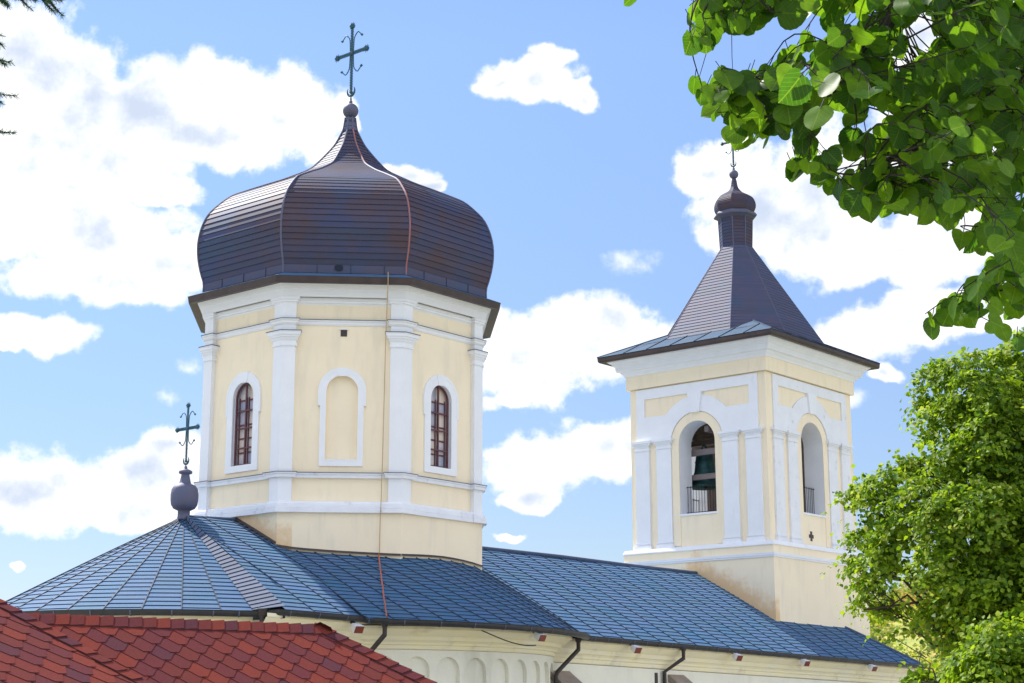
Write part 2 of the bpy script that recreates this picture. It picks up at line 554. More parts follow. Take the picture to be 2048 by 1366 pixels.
# ------------------------------------------------------------------ mesh builder
class MB:
    def __init__(s):
        s.v, s.f, s.mi = [], [], []

    def face(s, pts, mi=0):
        i = len(s.v)
        s.v.extend([tuple(p) for p in pts])
        s.f.append(tuple(range(i, i + len(pts))))
        s.mi.append(mi)

    def loft(s, rings, mi=0, closed=True, cap0=False, cap1=False):
        i0 = len(s.v)
        n = len(rings[0])
        for r in rings:
            s.v.extend([tuple(p) for p in r])
        for a in range(len(rings) - 1):
            for b in range(n if closed else n - 1):
                c = (b + 1) % n
                s.f.append((i0 + a * n + b, i0 + a * n + c, i0 + (a + 1) * n + c, i0 + (a + 1) * n + b))
                s.mi.append(mi)
        if cap0:
            s.f.append(tuple(range(i0 + n - 1, i0 - 1, -1)))
            s.mi.append(mi)
        if cap1:
            k0 = i0 + (len(rings) - 1) * n
            s.f.append(tuple(range(k0, k0 + n)))
            s.mi.append(mi)

    def box(s, c, size, rot=0.0, mi=0, ax=None):
        c = Vector(c)
        if ax is None:
            X = Vector((math.cos(rot), math.sin(rot), 0))
            Y = Vector((-math.sin(rot), math.cos(rot), 0))
            Z = Vector((0, 0, 1))
        else:
            X, Y, Z = ax
        a, b, d = [q / 2 for q in size]
        P = lambda i, j, k_: c + X * a * i + Y * b * j + Z * d * k_
        s.loft([[P(-1, -1, -1), P(1, -1, -1), P(1, 1, -1), P(-1, 1, -1)], [P(-1, -1, 1), P(1, -1, 1), P(1, 1, 1), P(-1, 1, 1)]],
               mi, True, True, True)

    def tube(s, path, r, seg=6, mi=0, caps=True):
        path = [Vector(p) for p in path]
        rr = r if isinstance(r, (list, tuple)) else [r] * len(path)
        d0 = (path[1] - path[0]).normalized()
        x = d0.orthogonal().normalized()
        rings = []
        for i, p in enumerate(path):
            d = (path[min(i + 1, len(path) - 1)] - path[max(i - 1, 0)]).normalized()
            x = (x - d * x.dot(d)).normalized()
            y = d.cross(x)
            rings.append([p + (x * math.cos(2 * math.pi * k_ / seg) + y * math.sin(2 * math.pi * k_ / seg)) * rr[i] for k_ in range(seg)])
        s.loft(rings, mi, True, caps, caps)

    def lathe(s, prof, c, seg=24, mi=0, a0=0.0, a1=2 * math.pi):
        full = abs(a1 - a0 - 2 * math.pi) < 1e-6
        n = seg if full else seg + 1
        rings = []
        for (r, z) in prof:
            rings.append([(c[0] + r * math.cos(a0 + (a1 - a0) * k_ / seg), c[1] + r * math.sin(a0 + (a1 - a0) * k_ / seg), c[2] + z) for k_ in range(n)])
        s.loft(rings, mi, full)

    def build(s, name, mats, parent=None, smooth=False, weld=False):
        me = bpy.data.meshes.new(name)
        me.from_pydata([(x, y, z + ZO) for x, y, z in s.v], [], s.f)
        for q in (mats if isinstance(mats, (list, tuple)) else [mats]):
            me.materials.append(q)
        if any(s.mi):
            me.polygons.foreach_set('material_index', s.mi)
        if smooth:
            me.polygons.foreach_set('use_smooth', [True] * len(s.f))
        me.update()
        o = bpy.data.objects.new(name, me)
        col.objects.link(o)
        if parent:
            o.parent = parent
        return o


def empty(name, loc, label, cat, group=None):
    o = bpy.data.objects.new(name, None)
    o.empty_display_size = 0.3
    o.location = loc
    col.objects.link(o)
    o['label'] = label
    o['category'] = cat
    if group:
        o['group'] = group
    return o


def adopt(parent, *objs):
    """parent meshes whose vertices are in world coordinates to an empty placed away from the origin"""
    for o in objs:
        o.parent = parent
        o.matrix_parent_inverse = Matrix.Translation(parent.location).inverted()


def tag(o, label, cat, group=None, kind=None):
    if label:
        o['label'] = label
    if cat:
        o['category'] = cat
    if group:
        o['group'] = group
    if kind:
        o['kind'] = kind
    return o


# a vertical wall face: outward azimuth, centre, distance of the face from the centre
class Face:
    def __init__(s, azd, kk, cx=0.0, cy=0.0):
        a = R(azd)
        s.n = Vector((math.cos(a), math.sin(a), 0))
        s.t = Vector((-math.sin(a), math.cos(a), 0))
        s.c = Vector((cx, cy, 0))
        s.k = kk

    def p(s, u, z, d=0.0):
        return s.c + s.n * (s.k + d) + s.t * u + Vector((0, 0, z))


def prism(mb, F, poly, d0, d1, mi=0):
    fr = [F.p(u, z, d1) for u, z in poly]
    bk = [F.p(u, z, d0) for u, z in poly]
    mb.face(fr, mi)
    n = len(poly)
    for i in range(n):
        j = (i + 1) % n
        mb.face([bk[i], bk[j], fr[j], fr[i]], mi)


def rect(u0, u1, z0, z1):
    return [(u0, z0), (u1, z0), (u1, z1), (u0, z1)]


def arch_path(hw, zb, zs, n=14, rise=None):
    rise = rise or hw
    P = [(hw, zb), (hw, zs)]
    for i in range(1, n):
        a = math.pi * i / n
        P.append((hw * math.cos(a), zs + rise * math.sin(a)))
    P += [(-hw, zs), (-hw, zb)]
    return P


def ring(mb, F, inner, outer, d0, d1, mi=0, closed=True):
    n = len(inner)
    rg = range(n if closed else n - 1)
    for i in rg:
        j = (i + 1) % n
        a, b, c, d = inner[i], inner[j], outer[j], outer[i]
        mb.face([F.p(*a, d1), F.p(*b, d1), F.p(*c, d1), F.p(*d, d1)], mi)
        mb.face([F.p(*d, d1), F.p(*c, d1), F.p(*c, d0), F.p(*d, d0)], mi)
        mb.face([F.p(*b, d1), F.p(*a, d1), F.p(*a, d0), F.p(*b, d0)], mi)


def wall_arch(mb, F, u0, u1, z0, z1, hw, zb, zs, depth, mi=0, mr=0, n=14, back=None):
    """wall panel with a round-headed opening and its reveal"""
    mb.face([F.p(u0, z0), F.p(-hw, z0), F.p(-hw, z1), F.p(u0, z1)], mi)
    mb.face([F.p(hw, z0), F.p(u1, z0), F.p(u1, z1), F.p(hw, z1)], mi)
    mb.face([F.p(-hw, z0), F.p(hw, z0), F.p(hw, zb), F.p(-hw, zb)], mi)
    P = arch_path(hw, zb, zs, n)
    arc = P[1:-1]
    for a, b in zip(arc[:-1], arc[1:]):
        mb.face([F.p(*b), F.p(*a), F.p(a[0], z1), F.p(b[0], z1)], mi)
    for a, b in zip(P, P[1:] + P[:1]):
        mb.face([F.p(*a), F.p(*b), F.p(*b, -depth), F.p(*a, -depth)], mr)
    if back is not None:
        mb.face([F.p(*q, -depth) for q in P], back)


# ------------------------------------------------------------------ the setting
gx = MB()
N_ = 60
gx.face([(-900, -900, -ZO), (900, -900, -ZO), (900, 900, -ZO), (-900, 900, -ZO)])
ground = gx.build('ground', mat('meadow_ground', (0.10, 0.16, 0.04), (0.16, 0.18, 0.06), 0.95, scale=0.5))
ground['kind'] = 'structure'
gx = MB()
gx.face([(-48, -44, -ZO + .006), (40, -44, -ZO + .006), (40, 30, -ZO + .006), (-48, 30, -ZO + .006)])  # unseen pale paving, added to bounce light up onto the walls
yard = gx.build('bounce_paving', mat('pale_paving', (0.42, 0.39, 0.33), (0.36, 0.34, 0.29), 0.9, scale=1.5, bump=0.3, bscale=6))
yard['kind'] = 'structure'

# ------------------------------------------------------------------ church
church = empty('church', (0, 0, 0), 'pale yellow and white church with onion dome, square bell tower and dark copper roofs', 'church')
TX = 21.314


def ez(x):
    """height of the eaves line along the nave"""
    return 1.57 - 0.0165 * x


EY = 5.35


def nave_z(x, ay):
    v = ay / EY
    return 4.40 + (ez(x) - 4.40) * v + 0.32 * v * (1 - v)


def xL(v):
    return -6.9 + 1.26 * (1 - v)


def xR(v):
    return 24.75 - 4.9 * (1 - v)


def panel_rows(mb, P, us, nv, lap=0.019, stagger=0.5, seam_h=0.018, seam_w=0.011, jit=0.0, seams=True, clampx=None, mj=1):
    """sheet-metal courses: P(u, v) with v = 1 at the eaves and 0 at the ridge"""
    for i in range(len(us) - 1):
        u0, u1 = us[i], us[i + 1]
        offv = (i % 2) * stagger / nv
        vs = [0.0] + [j / nv + offv + random.uniform(-jit, jit) for j in range(1 if offv == 0 else 0, nv)] + [1.0]
        vs = sorted(v for v in vs if 0 <= v <= 1)
        for a, b in zip(vs[:-1], vs[1:]):
            if b - a < 0.2 / nv:
                continue
            ua0, ua1, ub0, ub1 = u0, u1, u0, u1
            if clampx:
                (la, ra), (lb, rb) = clampx(a), clampx(b)
                ua0, ua1 = min(max(u0, la), ra), min(max(u1, la), ra)
                ub0, ub1 = min(max(u0, lb), rb), min(max(u1, lb), rb)
                if ub1 - ub0 < 1e-3 and ua1 - ua0 < 1e-3:
                    continue
            D, C = P(ua0, a), P(ua1, a)
            A, B = P(ub0, b), P(ub1, b)
            nrm = (B - A).cross(D - A)
            if nrm.length < 1e-9:
                nrm = (B - A).cross(C - A)
            if nrm.length < 1e-9:
                continue
            nrm.normalize()
            if nrm.z < 0 and abs(nrm.z) > 0.02:
                nrm = -nrm
            o = nrm * lap
            mb.face([A + o, B + o, C, D], 0)
            mb.face([A, B, B + o, A + o], mj)
    if not seams:
        return
    for i, u in enumerate(us):
        rows = []
        for j in range(25):
            v = j / 24
            if clampx:
                l, r = clampx(v)
                if u < l - 1e-6 or u > r + 1e-6:
                    continue
            rows.append(P(u, v))
        if len(rows) < 2:
            continue
        for a, b in zip(rows[:-1], rows[1:]):
            d = (b - a)
            if d.length < 1e-6:
                continue
            d.normalize()
            side = d.cross(Vector((0, 0, 1)))
            if side.length < 1e-6:
                continue
            side.normalize()
            nn = side.cross(d)
            if nn.z < 0:
                nn = -nn
            s_, h = side * seam_w, nn * (seam_h + lap * 0.6)
            mb.face([a - s_, b - s_, b - s_ + h, a - s_ + h], mj)
            mb.face([a + s_, b + s_, b + s_ + h, a + s_ + h], mj)
            mb.face([a - s_ + h, b - s_ + h, b + s_ + h, a + s_ + h], mj)


# nave roof
nr = MB()
us = list(np.arange(-6.9, 24.9, 0.93))
us[-1] = 24.75


def PN(u, v):
    return Vector((u, -EY * v, nave_z(u, EY * v)))


panel_rows(nr, PN, us, 27, clampx=lambda v: (xL(v), xR(v)))
usS = [-6.9, -3, 1, 5, 9, 13, 17, 21, 24.75]
panel_rows(nr, lambda u, v: Vector((u, EY * v, nave_z(u, EY * v))), usS, 12, clampx=lambda v: (xL(v), xR(v)), seams=False)
# west hip
panel_rows(nr, lambda u, v: Vector((xR(v), u * v, nave_z(xR(v), EY * v))), [-EY, -2.7, 0, 2.7, EY], 24)
nave_roof = nr.build('nave_roof', [ROOF, JOINT_SHADE], church)
rc = MB()
rc2 = MB()
rc2.tube([(-5.6, 0, 4.35), (-3.9, 0, 4.43)], 0.05, 8)
rc2.build('ridge_roll', ROOFB, nave_roof)
rc.tube([(3.9, 0, 4.43), (6, 0, 4.43), (10, 0, 4.45), (14, 0, 4.42), (17.9, 0, 4.43)], 0.06, 8)
hp = [Vector((xR(v), -EY * v, nave_z(xR(v), EY * v) + 0.03)) for v in np.linspace(0.5, 1, 8)]
rc3 = MB()
rc3.tube(hp, 0.05, 8)
rc3.build('hip_roll', ROOFB, nave_roof)
rc.build('ridge_roll', ROOFB, nave_roof)

# slanting sheet strip where the nave roof steps down to the apse roof
AC = Vector((-5.64, 0, 0))
AR, AZ1, AZE = 5.0, 4.34, 1.66
st = MB()
Aq = AC + Vector((AR * math.cos(R(250.5)), AR * math.sin(R(250.5)), AZE + .01))
Bq = Vector((-6.9, -EY, ez(-6.9) + .02))
Ap = Vector((AC.x, 0, AZ1 + .02))


def PS(u, v):
    q = Aq * (1 - u) + Bq * u
    w_ = Ap + (q - Ap) * v
    return w_ + Vector((0, 0, 0.05 * u + 0.02))


nst = 30
for j in range(nst):
    v0, v1 = j / nst, (j + 1) / nst
    sh = 0.55 / nst
    a, b, c, d = PS(0, min(v1 + sh, 1)), PS(1, v1), PS(1, v0), PS(0, v0 + sh if j else 0)
    nrm = (b - a).cross(d - a)
    if nrm.length > 1e-9:
        nrm.normalize()
        nrm = nrm if nrm.z > 0 else -nrm
        st.face([a + nrm * .02, b + nrm * .02, c, d], 0)
        st.face([a, b, b + nrm * .02, a + nrm * .02], 1)
st.face([Aq, Bq, Bq - Vector((0, 0, .2)), Aq - Vector((0, 0, .2))], 1)
st.build('valley_strip', [ROOFB, JOINT_SHADE], nave_roof)

# apse roof: a cone
ar = MB()
nA = 34
apx = [2 * math.pi * i / nA + R(4) for i in range(nA + 1)]


def PA(u, v):
    r = 0.12 + (AR - 0.12) * v
    return AC + Vector((r * math.cos(u), r * math.sin(u), AZ1 + (AZE - AZ1) * (r / AR) + 0.10 * v * (1 - v)))


visA = [R(100) + R(152) * i / 15 for i in range(16)]
panel_rows(ar, PA, visA, 25, stagger=0.5)
panel_rows(ar, PA, [R(252), R(262), R(272)], 25, seams=False)
panel_rows(ar, PA, [R(80), R(90), R(100)], 12, seams=False)
apse_roof = ar.build('apse_roof', [ROOF, JOINT_SHADE], church)

# conch roof: a cone skirt round the drum
CC = Vector((-0.3, 0, 0))
CR, CZE = 7.0, 1.53
KP = 3.88
ZIN = [(195, 3.70), (205, 3.53), (212, 3.48), (225, 3.42), (240, 3.37), (247.5, 3.35), (258, 3.39), (268, 3.41), (278, 3.39), (286, 3.34), (292.5, 3.27), (300, 3.2), (330, 2.9)]


def zin(a):
    return float(np.interp(a, [q_[0] for q_ in ZIN], [q_[1] for q_ in ZIN]))


def PC(u, v):
    """u = 0..1 across the conch, v = 0 at the drum and 1 at the eaves"""
    ai = 205 + 87 * u
    ao = R(235 + 72 * u)
    off = (ai + 22.5) % 45 - 22.5
    ri = (KP - .03) / math.cos(R(off))
    p = Vector((ri * math.cos(R(ai)), ri * math.sin(R(ai)), zin(ai) + .01))
    q_ = Vector((CC.x + CR * math.cos(ao), CR * math.sin(ao), 1.53 - 0.012 * CR * math.cos(ao)))
    m_ = p.lerp(q_, v)
    m_.z += 0.10 * v * (1 - v)
    return m_


cr_ = MB()
visC = [-0.03 + 1.36 * i / 18 for i in range(19)]
panel_rows(cr_, PC, visC, 19, stagger=0.5)
conch_roof = cr_.build('conch_roof', [ROOF, JOINT_SHADE], church)
cr_ = MB()
panel_rows(cr_, lambda u, v: Vector((PC(u, v).x, -PC(u, v).y, PC(u, v).z)), [0, .25, .5, .75, 1.0, 1.2], 8, seams=False)
cr_.build('conch_roof', [ROOF, JOINT_SHADE], church)

# flashing where roofs meet the drum
fl = MB()


def flash(mb, pts, n1, zf, h=0.10, d=0.16):
    for p, q in zip(pts[:-1], pts[1:]):
        rows = []
        for w_ in (p, q):
            z = zf(w_)
            rows.append([Vector((w_.x, w_.y, z + h)) + n1 * .012, Vector((w_.x, w_.y, z + .05)) + n1 * .05, Vector((w_.x, w_.y, z + .04)) + n1 * .07])
        (a, a2, a3), (b_, b2, b3) = rows
        mb.face([a, b_, b2, a2])
        mb.face([a2, b2, b3, a3])


for azd in (180, 225, 270):
    F = Face(azd, KP)
    hwid = KP * math.tan(R(22.5))
    pts = [F.p(u, 0) for u in np.linspace(-hwid, hwid, 9)]
    flash(fl, pts, F.n, (lambda P: nave_z(P.x, abs(P.y))) if azd == 180 else (lambda P: zin(math.degrees(math.atan2(P.y, P.x)) % 360)))
fl.build('flashing', FASC, conch_roof)

# gutters
gt = MB()


def gutter(path, outs, r=0.105):
    rings = []
    for p, n in zip(path, outs):
        prof = []
        for k_ in range(9):
            a = math.pi + math.pi * k_ / 8
            prof.append(Vector(p) + n * (r * math.cos(a) + r * 0.2) + Vector((0, 0, r * math.sin(a) * 1.15)))
        prof += [prof[-1] + n * 0.015 + Vector((0, 0, .02)), prof[-1] - n * .012 + Vector((0, 0, .02)), prof[0] + Vector((0, 0, .02))]
        rings.append(prof)
    gt.loft(rings, 0, True, True, True)
    # brackets
    L_ = 0.0
    for i in range(len(path) - 1):
        L_ += (Vector(path[i + 1]) - Vector(path[i])).length
        if L_ > 0.62:
            L_ = 0
            rg = [q for q in rings[i][:9]]
            d = (Vector(path[i + 1]) - Vector(path[i])).normalized()
            out = [q + (q - Vector(path[i])).normalized() * .012 for q in rg]
            for a, b in zip(out[:-1], out[1:]):
                gt.face([a, b, b + d * .03, a + d * .03], 1)


path = [Vector((AC.x + (AR + .06) * math.cos(a), (AR + .06) * math.sin(a), AZE - .01)) for a in np.radians(np.arange(100, 249.5, 3.4))]
path += [Vector((-7.22, -5.02, AZE - .01)), Vector((-7.02, -5.28, ez(-7))), Vector((-6.86, -EY - .05, ez(-6.9) - .01))]
path += [Vector((x, -EY - .06, ez(x) - .01)) for x in np.arange(-6.6, -4.45, 0.3)]
path += [Vector((-4.36, -5.50, 1.60)), Vector((-4.22, -5.72, 1.60))]
path += [Vector((CC.x + (CR + .06) * math.cos(a), (CR + .06) * math.sin(a), 1.52 - .012 * CR * math.cos(a))) for a in np.radians(np.arange(237.5, 306, 2.5))]
path += [Vector((3.98, -5.48, 1.49))]
path += [Vector((x, -EY - .06, ez(x) - .01)) for x in np.arange(4.2, 24.9, 0.31)]
outs = []
for i in range(len(path)):
    d = path[min(i + 1, len(path) - 1)] - path[max(i - 1, 0)]
    outs.append(Vector((d.y, -d.x, 0)).normalized())
gutter(path, outs)
gt.build('gutter', [GUTT, BALL], church)

# walls with moulded cornice
CPROF = [(0.35, 0.0), (0.35, -0.10), (0.31, -0.12), (0.285, -0.17), (0.25, -0.23), (0.205, -0.29), (0.16, -0.33), (0.155, -0.36), (0.15, -0.47), (0.11, -0.50), (0.075, -0.56),
         (0.07, -0.63), (0.035, -0.66), (0.03, -0.78), (0.0, -0.81)]
WY = 4.95
nw = MB()
for sg in (-1, 1):
    prof = [(d, z) for d, z in CPROF]
    rings = []
    for x in (-7.4, 2, 12, 24.35):
        rings.append([(x, sg * (WY + d), ez(x) - .08 + z * .8) for d, z in prof])
    nw.loft(rings, 0, False)
    nw.face([(-7.4, sg * WY, ez(-7.4) - .74), (24.3, sg * WY, ez(24.3) - .74), (24.3, sg * WY, -ZO), (-7.4, sg * WY, -ZO)], 1)
nw.face([(24.3, -WY, -ZO), (24.3, WY, -ZO), (24.3, WY, 1.1), (24.3, -WY, 1.1)], 1)
nw.loft([[(24.3 + d, s_ * (WY + d), ez(24.3) - .08 + z) for d, z in CPROF] for s_ in (-1, 1)], 0, False)
nave_wall = nw.build('nave_wall', [CORN, CREAM], church)
aw = MB()
aw.lathe([(4.55 + d, AZE - .08 + z) for d, z in CPROF], AC, 48, 0, R(90), R(270))
aw.lathe([(4.55, AZE - .9), (4.55, -ZO)], AC, 48, 1, R(90), R(270))
aw.build('apse_wall', [CORN, CREAM], church, smooth=False)
cw = MB()
CW = 6.16
cw.lathe([(CW + d * 1.5, CZE - .08 + z * 0.66) for d, z in CPROF], CC, 64, 0, R(215), R(325))
# conch wall with blind arches cut into it
nA_ = 13
da = R(8.0)
a_first = R(270) - da * nA_ / 2
zt_, zb_ = CZE - .62, -ZO
for i in range(nA_):
    am = a_first + da * (i + 0.5)
    hw = da * CW / 2 * 0.80
    half = da * CW / 2

    def q(u, z, d=0.0):
        a = am + u / CW
        return (CC.x + (CW + d) * math.cos(a), CC.y + (CW + d) * math.sin(a), z)
    zs = zt_ - 0.50
    P = arch_path(hw, zb_ + 1.2, zs, 12)
    for u0, u1 in ((-half, -hw), (hw, half)):
        cw.face([q(u0, zb_), q(u1, zb_), q(u1, zt_), q(u0, zt_)], 1)
    cw.face([q(-hw, zb_), q(hw, zb_), q(hw, zb_ + 1.2), q(-hw, zb_ + 1.2)], 1)
    arc = P[1:-1]
    for a, b in zip(arc[:-1], arc[1:]):
        cw.face([q(*b), q(*a), q(a[0], zt_), q(b[0], zt_)], 1)
    for a, b in zip(P, P[1:] + P[:1]):
        cw.face([q(*a), q(*b), q(*b, -.10), q(*a, -.10)], 1)
    cw.face([q(*p_, -.10) for p_ in P], 1)
conch_wall = cw.build('conch_wall', [CORN, CREAM], church)

# stone-capped buttresses
for bx, hw in ((3.62, 0.46), (9.25, 0.42)):
    b = MB()
    prof = [(-WY + .02, 0.62), (-WY - 0.62, 0.16), (-WY - 1.1, -0.62), (-WY - 1.1, -0.78), (-WY - .55, -0.05), (-WY + .02, 0.45)]
    b.loft([[(bx - hw, y, z - .05) for y, z in prof], [(bx + hw, y, z - .05) for y, z in prof]], 0, True, True, True)
    bt = b.build('buttress', [STONE], church)
    b = MB()
    prof = [(-WY + .02, 0.40), (-WY - .5, -0.02), (-WY - 1.0, -0.70), (-WY - 1.05, -ZO), (-WY + .02, -ZO)]
    b.loft([[(bx - hw + .1, y, z - .06) for y, z in prof], [(bx + hw - .1, y, z - .06) for y, z in prof]], 0, True, True, True)
    b.build('pier', [CREAM], bt)


# downpipes
def pipe(pts, r=0.062):
    b = MB()
    b.tube(pts, r, 10)
    b.lathe([(0.0, .0), (r * 1.9, 0), (r * 1.5, -.14), (r, -.2), (0, -.2)], Vector(pts[0]) + Vector((0, 0, .09)), 10)
    for zz in (-1.2, -.2):
        pass
    o = b.build('downpipe', PIPE, church)
    return o


def nvp(x, y, z):
    return Vector((x, y, z))


pipe([nvp(3.85, -EY - .10, 1.42), nvp(3.85, -EY - .10, 1.12), nvp(3.12, -5.28, .50), nvp(3.08, -5.26, .40), nvp(3.08, -5.26, -ZO)])
pipe([nvp(9.0, -EY - .07, 1.34), nvp(9.0, -EY - .07, 1.02), nvp(8.52, -WY - .1, .62), nvp(8.52, -WY - .1, -ZO)])
pipe([nvp(-4.12, -5.80, 1.52), nvp(-4.12, -5.80, 1.22), nvp(-4.42, -5.30, .55), nvp(-4.45, -5.12, .40), nvp(-4.45, -5.08, -ZO)])
pipe([nvp(-7.35, -5.08, 1.62), nvp(-7.35, -5.08, 1.25), nvp(-7.2, -4.78, .8), nvp(-7.2, -4.75, -ZO)])

# ------------------------------------------------------------------ drum
KW = 3.75
S_IN = 1.26


def oct_ring(Rc, z, rot=22.5):
    return [(Rc * math.cos(R(rot + 45 * i)), Rc * math.sin(R(rot + 45 * i)), z) for i in range(8)]


C225 = math.cos(R(22.5))
dm = MB()
dm.loft([oct_ring(KP / C225, 1.0), oct_ring(KP / C225, 4.505)], 1)
for i in range(8):
    azd = 45 * i
    F = Face(azd, KW)
    hwid = KW * math.tan(R(22.5))
    if azd % 90 == 0:
        wall_arch(dm, F, -hwid, hwid, 4.5, 10.4, 0.415, 5.90, 7.755, 0.20, 0, 2)
    else:
        wall_arch(dm, F, -hwid, hwid, 4.5, 10.4, 0.42, 5.91, 7.75, 0.09, 0, 0, back=0)
drum = dm.build('drum', [YEL, STAIN1, WHT], church)


def step_ring(d, z, kp=KP, kw=KW, s_in=S_IN):
    pts = []
    for i in range(8):
        F = Face(45 * i, 0)
        kp_, kw_ = kp + d, kw + d
        sc_ = kp_ * math.tan(R(22.5))
        si = s_in - d
        pts += [F.p(-sc_, z, kp_), F.p(-si, z, kp_), F.p(-si, z, kw_), F.p(si, z, kw_), F.p(si, z, kp_)]
    return pts


def course(name, prof, mats, parent, kp=KP, kw=KW):
    b = MB()
    b.loft([step_ring(d, z, kp, kw) for d, z in prof], 0)
    return b.build(name, mats, parent)


course('base_moulding', [(-.05, 4.50), (.13, 4.50), (.13, 4.585), (.085, 4.595), (.10, 4.63), (.10, 4.68), (.055, 4.69), (.06, 4.74), (.02, 4.80), (-.14, 4.81)], WORN, drum, kw=KP - .045)
for nm, z, d in (('ledge_flashing', 5.578, .135), ('string_flashing', 9.695, .105)):
    course(nm, [(-.05, z - .012), (d, z - .030), (d, z - .014), (-.05, z + .012)], STRIP, drum)
course('ledge', [(-.05, 5.42), (.085, 5.42), (.095, 5.50), (.12, 5.51), (.12, 5.555), (-.05, 5.58)], WORN, drum)
course('string_course', [(-.05, 9.525), (.02, 9.525), (.05, 9.57), (.055, 9.62), (.085, 9.63), (.09, 9.675), (-.05, 9.70)], WHT, drum)
b = MB()
b.loft([step_ring(d, z) for d, z in [(-.05, 10.09), (.0, 10.09), (.02, 10.13), (.05, 10.14), (.05, 10.19), (.08, 10.20), (.09, 10.275)]], 0)
b.loft([oct_ring((KP + d) / C225, z) for d, z in [(.02, 10.275), (.075, 10.275), (.13, 10.47), (.16, 10.475), (.22, 10.58), (.24, 10.60), (-.3, 10.61)]], 0)
b.build('cornice', WHT, drum)

# corner pilasters, wrapped round each corner of the drum
CAPP = [(0.0, 8.93), (.03, 8.935), (.035, 8.98), (.01, 8.99), (.015, 9.07), (.05, 9.12), (.06, 9.16), (.085, 9.17), (.095, 9.22), (.12, 9.23), (.13, 9.30), (.14, 9.305), (.14, 9.33), (0.0, 9.34)]


def corner_ring(i, d, z):
    Fa, Fb = Face(45 * i, 0), Face(45 * (i + 1), 0)
    kp_ = KP + d
    s_c = kp_ * math.tan(R(22.5))
    si = S_IN - d
    return [Fa.p(si, z, KW - .02), Fa.p(si, z, kp_), Fa.p(s_c, z, kp_), Fb.p(-si, z, kp_), Fb.p(-si, z, KW - .02)]


for i in range(8):
    b = MB()
    b.loft([corner_ring(i, 0, z) for z in (4.79, 5.44)], 0, False)
    b.loft([corner_ring(i, 0, z) for z in (5.55, 8.94)], 0, False)
    b.loft([corner_ring(i, d, z) for d, z in CAPP], 0, False)
    b.loft([corner_ring(i, 0, z) for z in (9.33, 9.54)], 0, False)
    b.loft([corner_ring(i, 0, z) for z in (9.68, 10.11)], 0, False)
    b.loft([corner_ring(i, d, z) for d, z in ((.0, 9.335), (.152, 9.325), (.152, 9.345), (0, 9.36))], 1, False)
    b.build('pilaster', [WHT, STRIP], drum)


def surround(F, name, parent, hi, ho, zbi, zbo, zsi, ear=0.0, zear=0.0, matl=WHT, key=True):
    b = MB()
    I = arch_path(hi, zbi, zsi, 16)
    O = arch_path(ho, zbo, zsi, 16)
    ring(b, F, I, O, -.01, .045)
    if ear:
        I2 = arch_path(ho - .02, zear, zsi, 16)
        O2 = arch_path(ho + ear, zear, zsi, 16)
        ring(b, F, I2, O2, -.01, .05, closed=False)
    if key:
        zt = zsi + hi
        prism(b, F, [(-.13, zt - .02), (.13, zt - .02), (.19, zsi + ho + .03), (-.19, zsi + ho + .03)], -.01, .062)
    return b.build(name, matl, parent)


for i in range(8):
    azd = 45 * i
    F = Face(azd, KW)
    if azd % 90:
        surround(F, 'niche_surround', drum, 0.42, 0.575, 5.91, 5.74, 7.75, 0.06, 7.35)
        b = MB()
        prism(b, F, rect(-.43, .43, 5.88, 5.915), -.09, .05)
        b.build('niche_sill', WHT, drum)
        b = MB()
        prism(b, F, rect(-.075, .095, 9.24, 9.42), -.01, .012)
        b.build('air_brick', FASC, drum)
        b = MB()
        prism(b, F, rect(-.11, .13, 9.42, 9.445), -.01, .05)
        b.build('air_brick_hood', WHT, drum)
    else:
        wroot = bpy.data.objects.new('window', None)
        col.objects.link(wroot)
        wroot.parent = church
        surround(F, 'surround', wroot, 0.415, 0.645, 5.90, 5.72, 7.755, 0.05, 7.28)
        b = MB()
        ring(b, F, arch_path(.36, 5.95, 7.755, 14), arch_path(.415, 5.90, 7.755, 14), -.10, -.065)
        prism(b, F, rect(-.022, .022, 5.95, 8.12), -.10, -.06)
        for z in (6.36, 6.90, 7.38):
            prism(b, F, rect(-.36, -.022, z, z + .04), -.10, -.063)
            prism(b, F, rect(.022, .36, z, z + .04), -.10, -.063)
        # inner casements
        for sgn in (-1, 1):
            u0, u1 = (.03, .345) if sgn > 0 else (-.345, -.03)
            for z in (6.24, 6.63, 7.00, 7.68):
                prism(b, F, rect(u0, u1, z, z + .045), -.15, -.135)
            for u in (u0, u1 - .035):
                prism(b, F, rect(u, u + .035, 5.94, 7.78), -.15, -.138)
        b.build('frame', FRAME, wroot)
        b = MB()
        for u0, u1 in ((-.40, -.005), (.005, .40)):
            for z0, z1 in zip((5.90, 6.265, 6.66, 7.03, 7.40, 7.71), (6.255, 6.65, 7.02, 7.39, 7.70, 8.16)):
                b.face([F.p(u0, z0, -.155), F.p(u1, z0, -.155), F.p(u1, z1, -.155), F.p(u0, z1, -.155)])
        b.build('pane', GLASS, wroot)

# eaves of the drum
b = MB()
b.loft([oct_ring(r, z) for r, z in [(4.30, 10.62), (4.66, 10.555), (4.70, 10.555), (4.733, 10.74), (4.66, 10.765), (4.25, 10.93)]], 0)
b.build('eaves', FASC, drum)
b = MB()
b.loft([oct_ring(4.735 + .004, 10.742), oct_ring(4.20, 10.958)], 0)
b.build('eaves_sheet', ROOF, drum)

# ------------------------------------------------------------------ dome
DPROF = [(4.285, 10.92), (4.285, 11.17), (4.36, 11.40), (4.445, 11.72), (4.49, 12.05), (4.485, 12.40), (4.40, 12.80), (4.22, 13.20), (3.96, 13.50), (3.60, 13.82), (3.20, 14.03),
         (2.65, 14.29), (2.10, 14.54), (1.75, 14.72), (1.45, 14.88), (1.18, 15.05), (0.93, 15.31), (0.70, 15.58), (0.47, 15.88), (0.31, 16.18), (0.21, 16.41), (0.15, 16.80)]


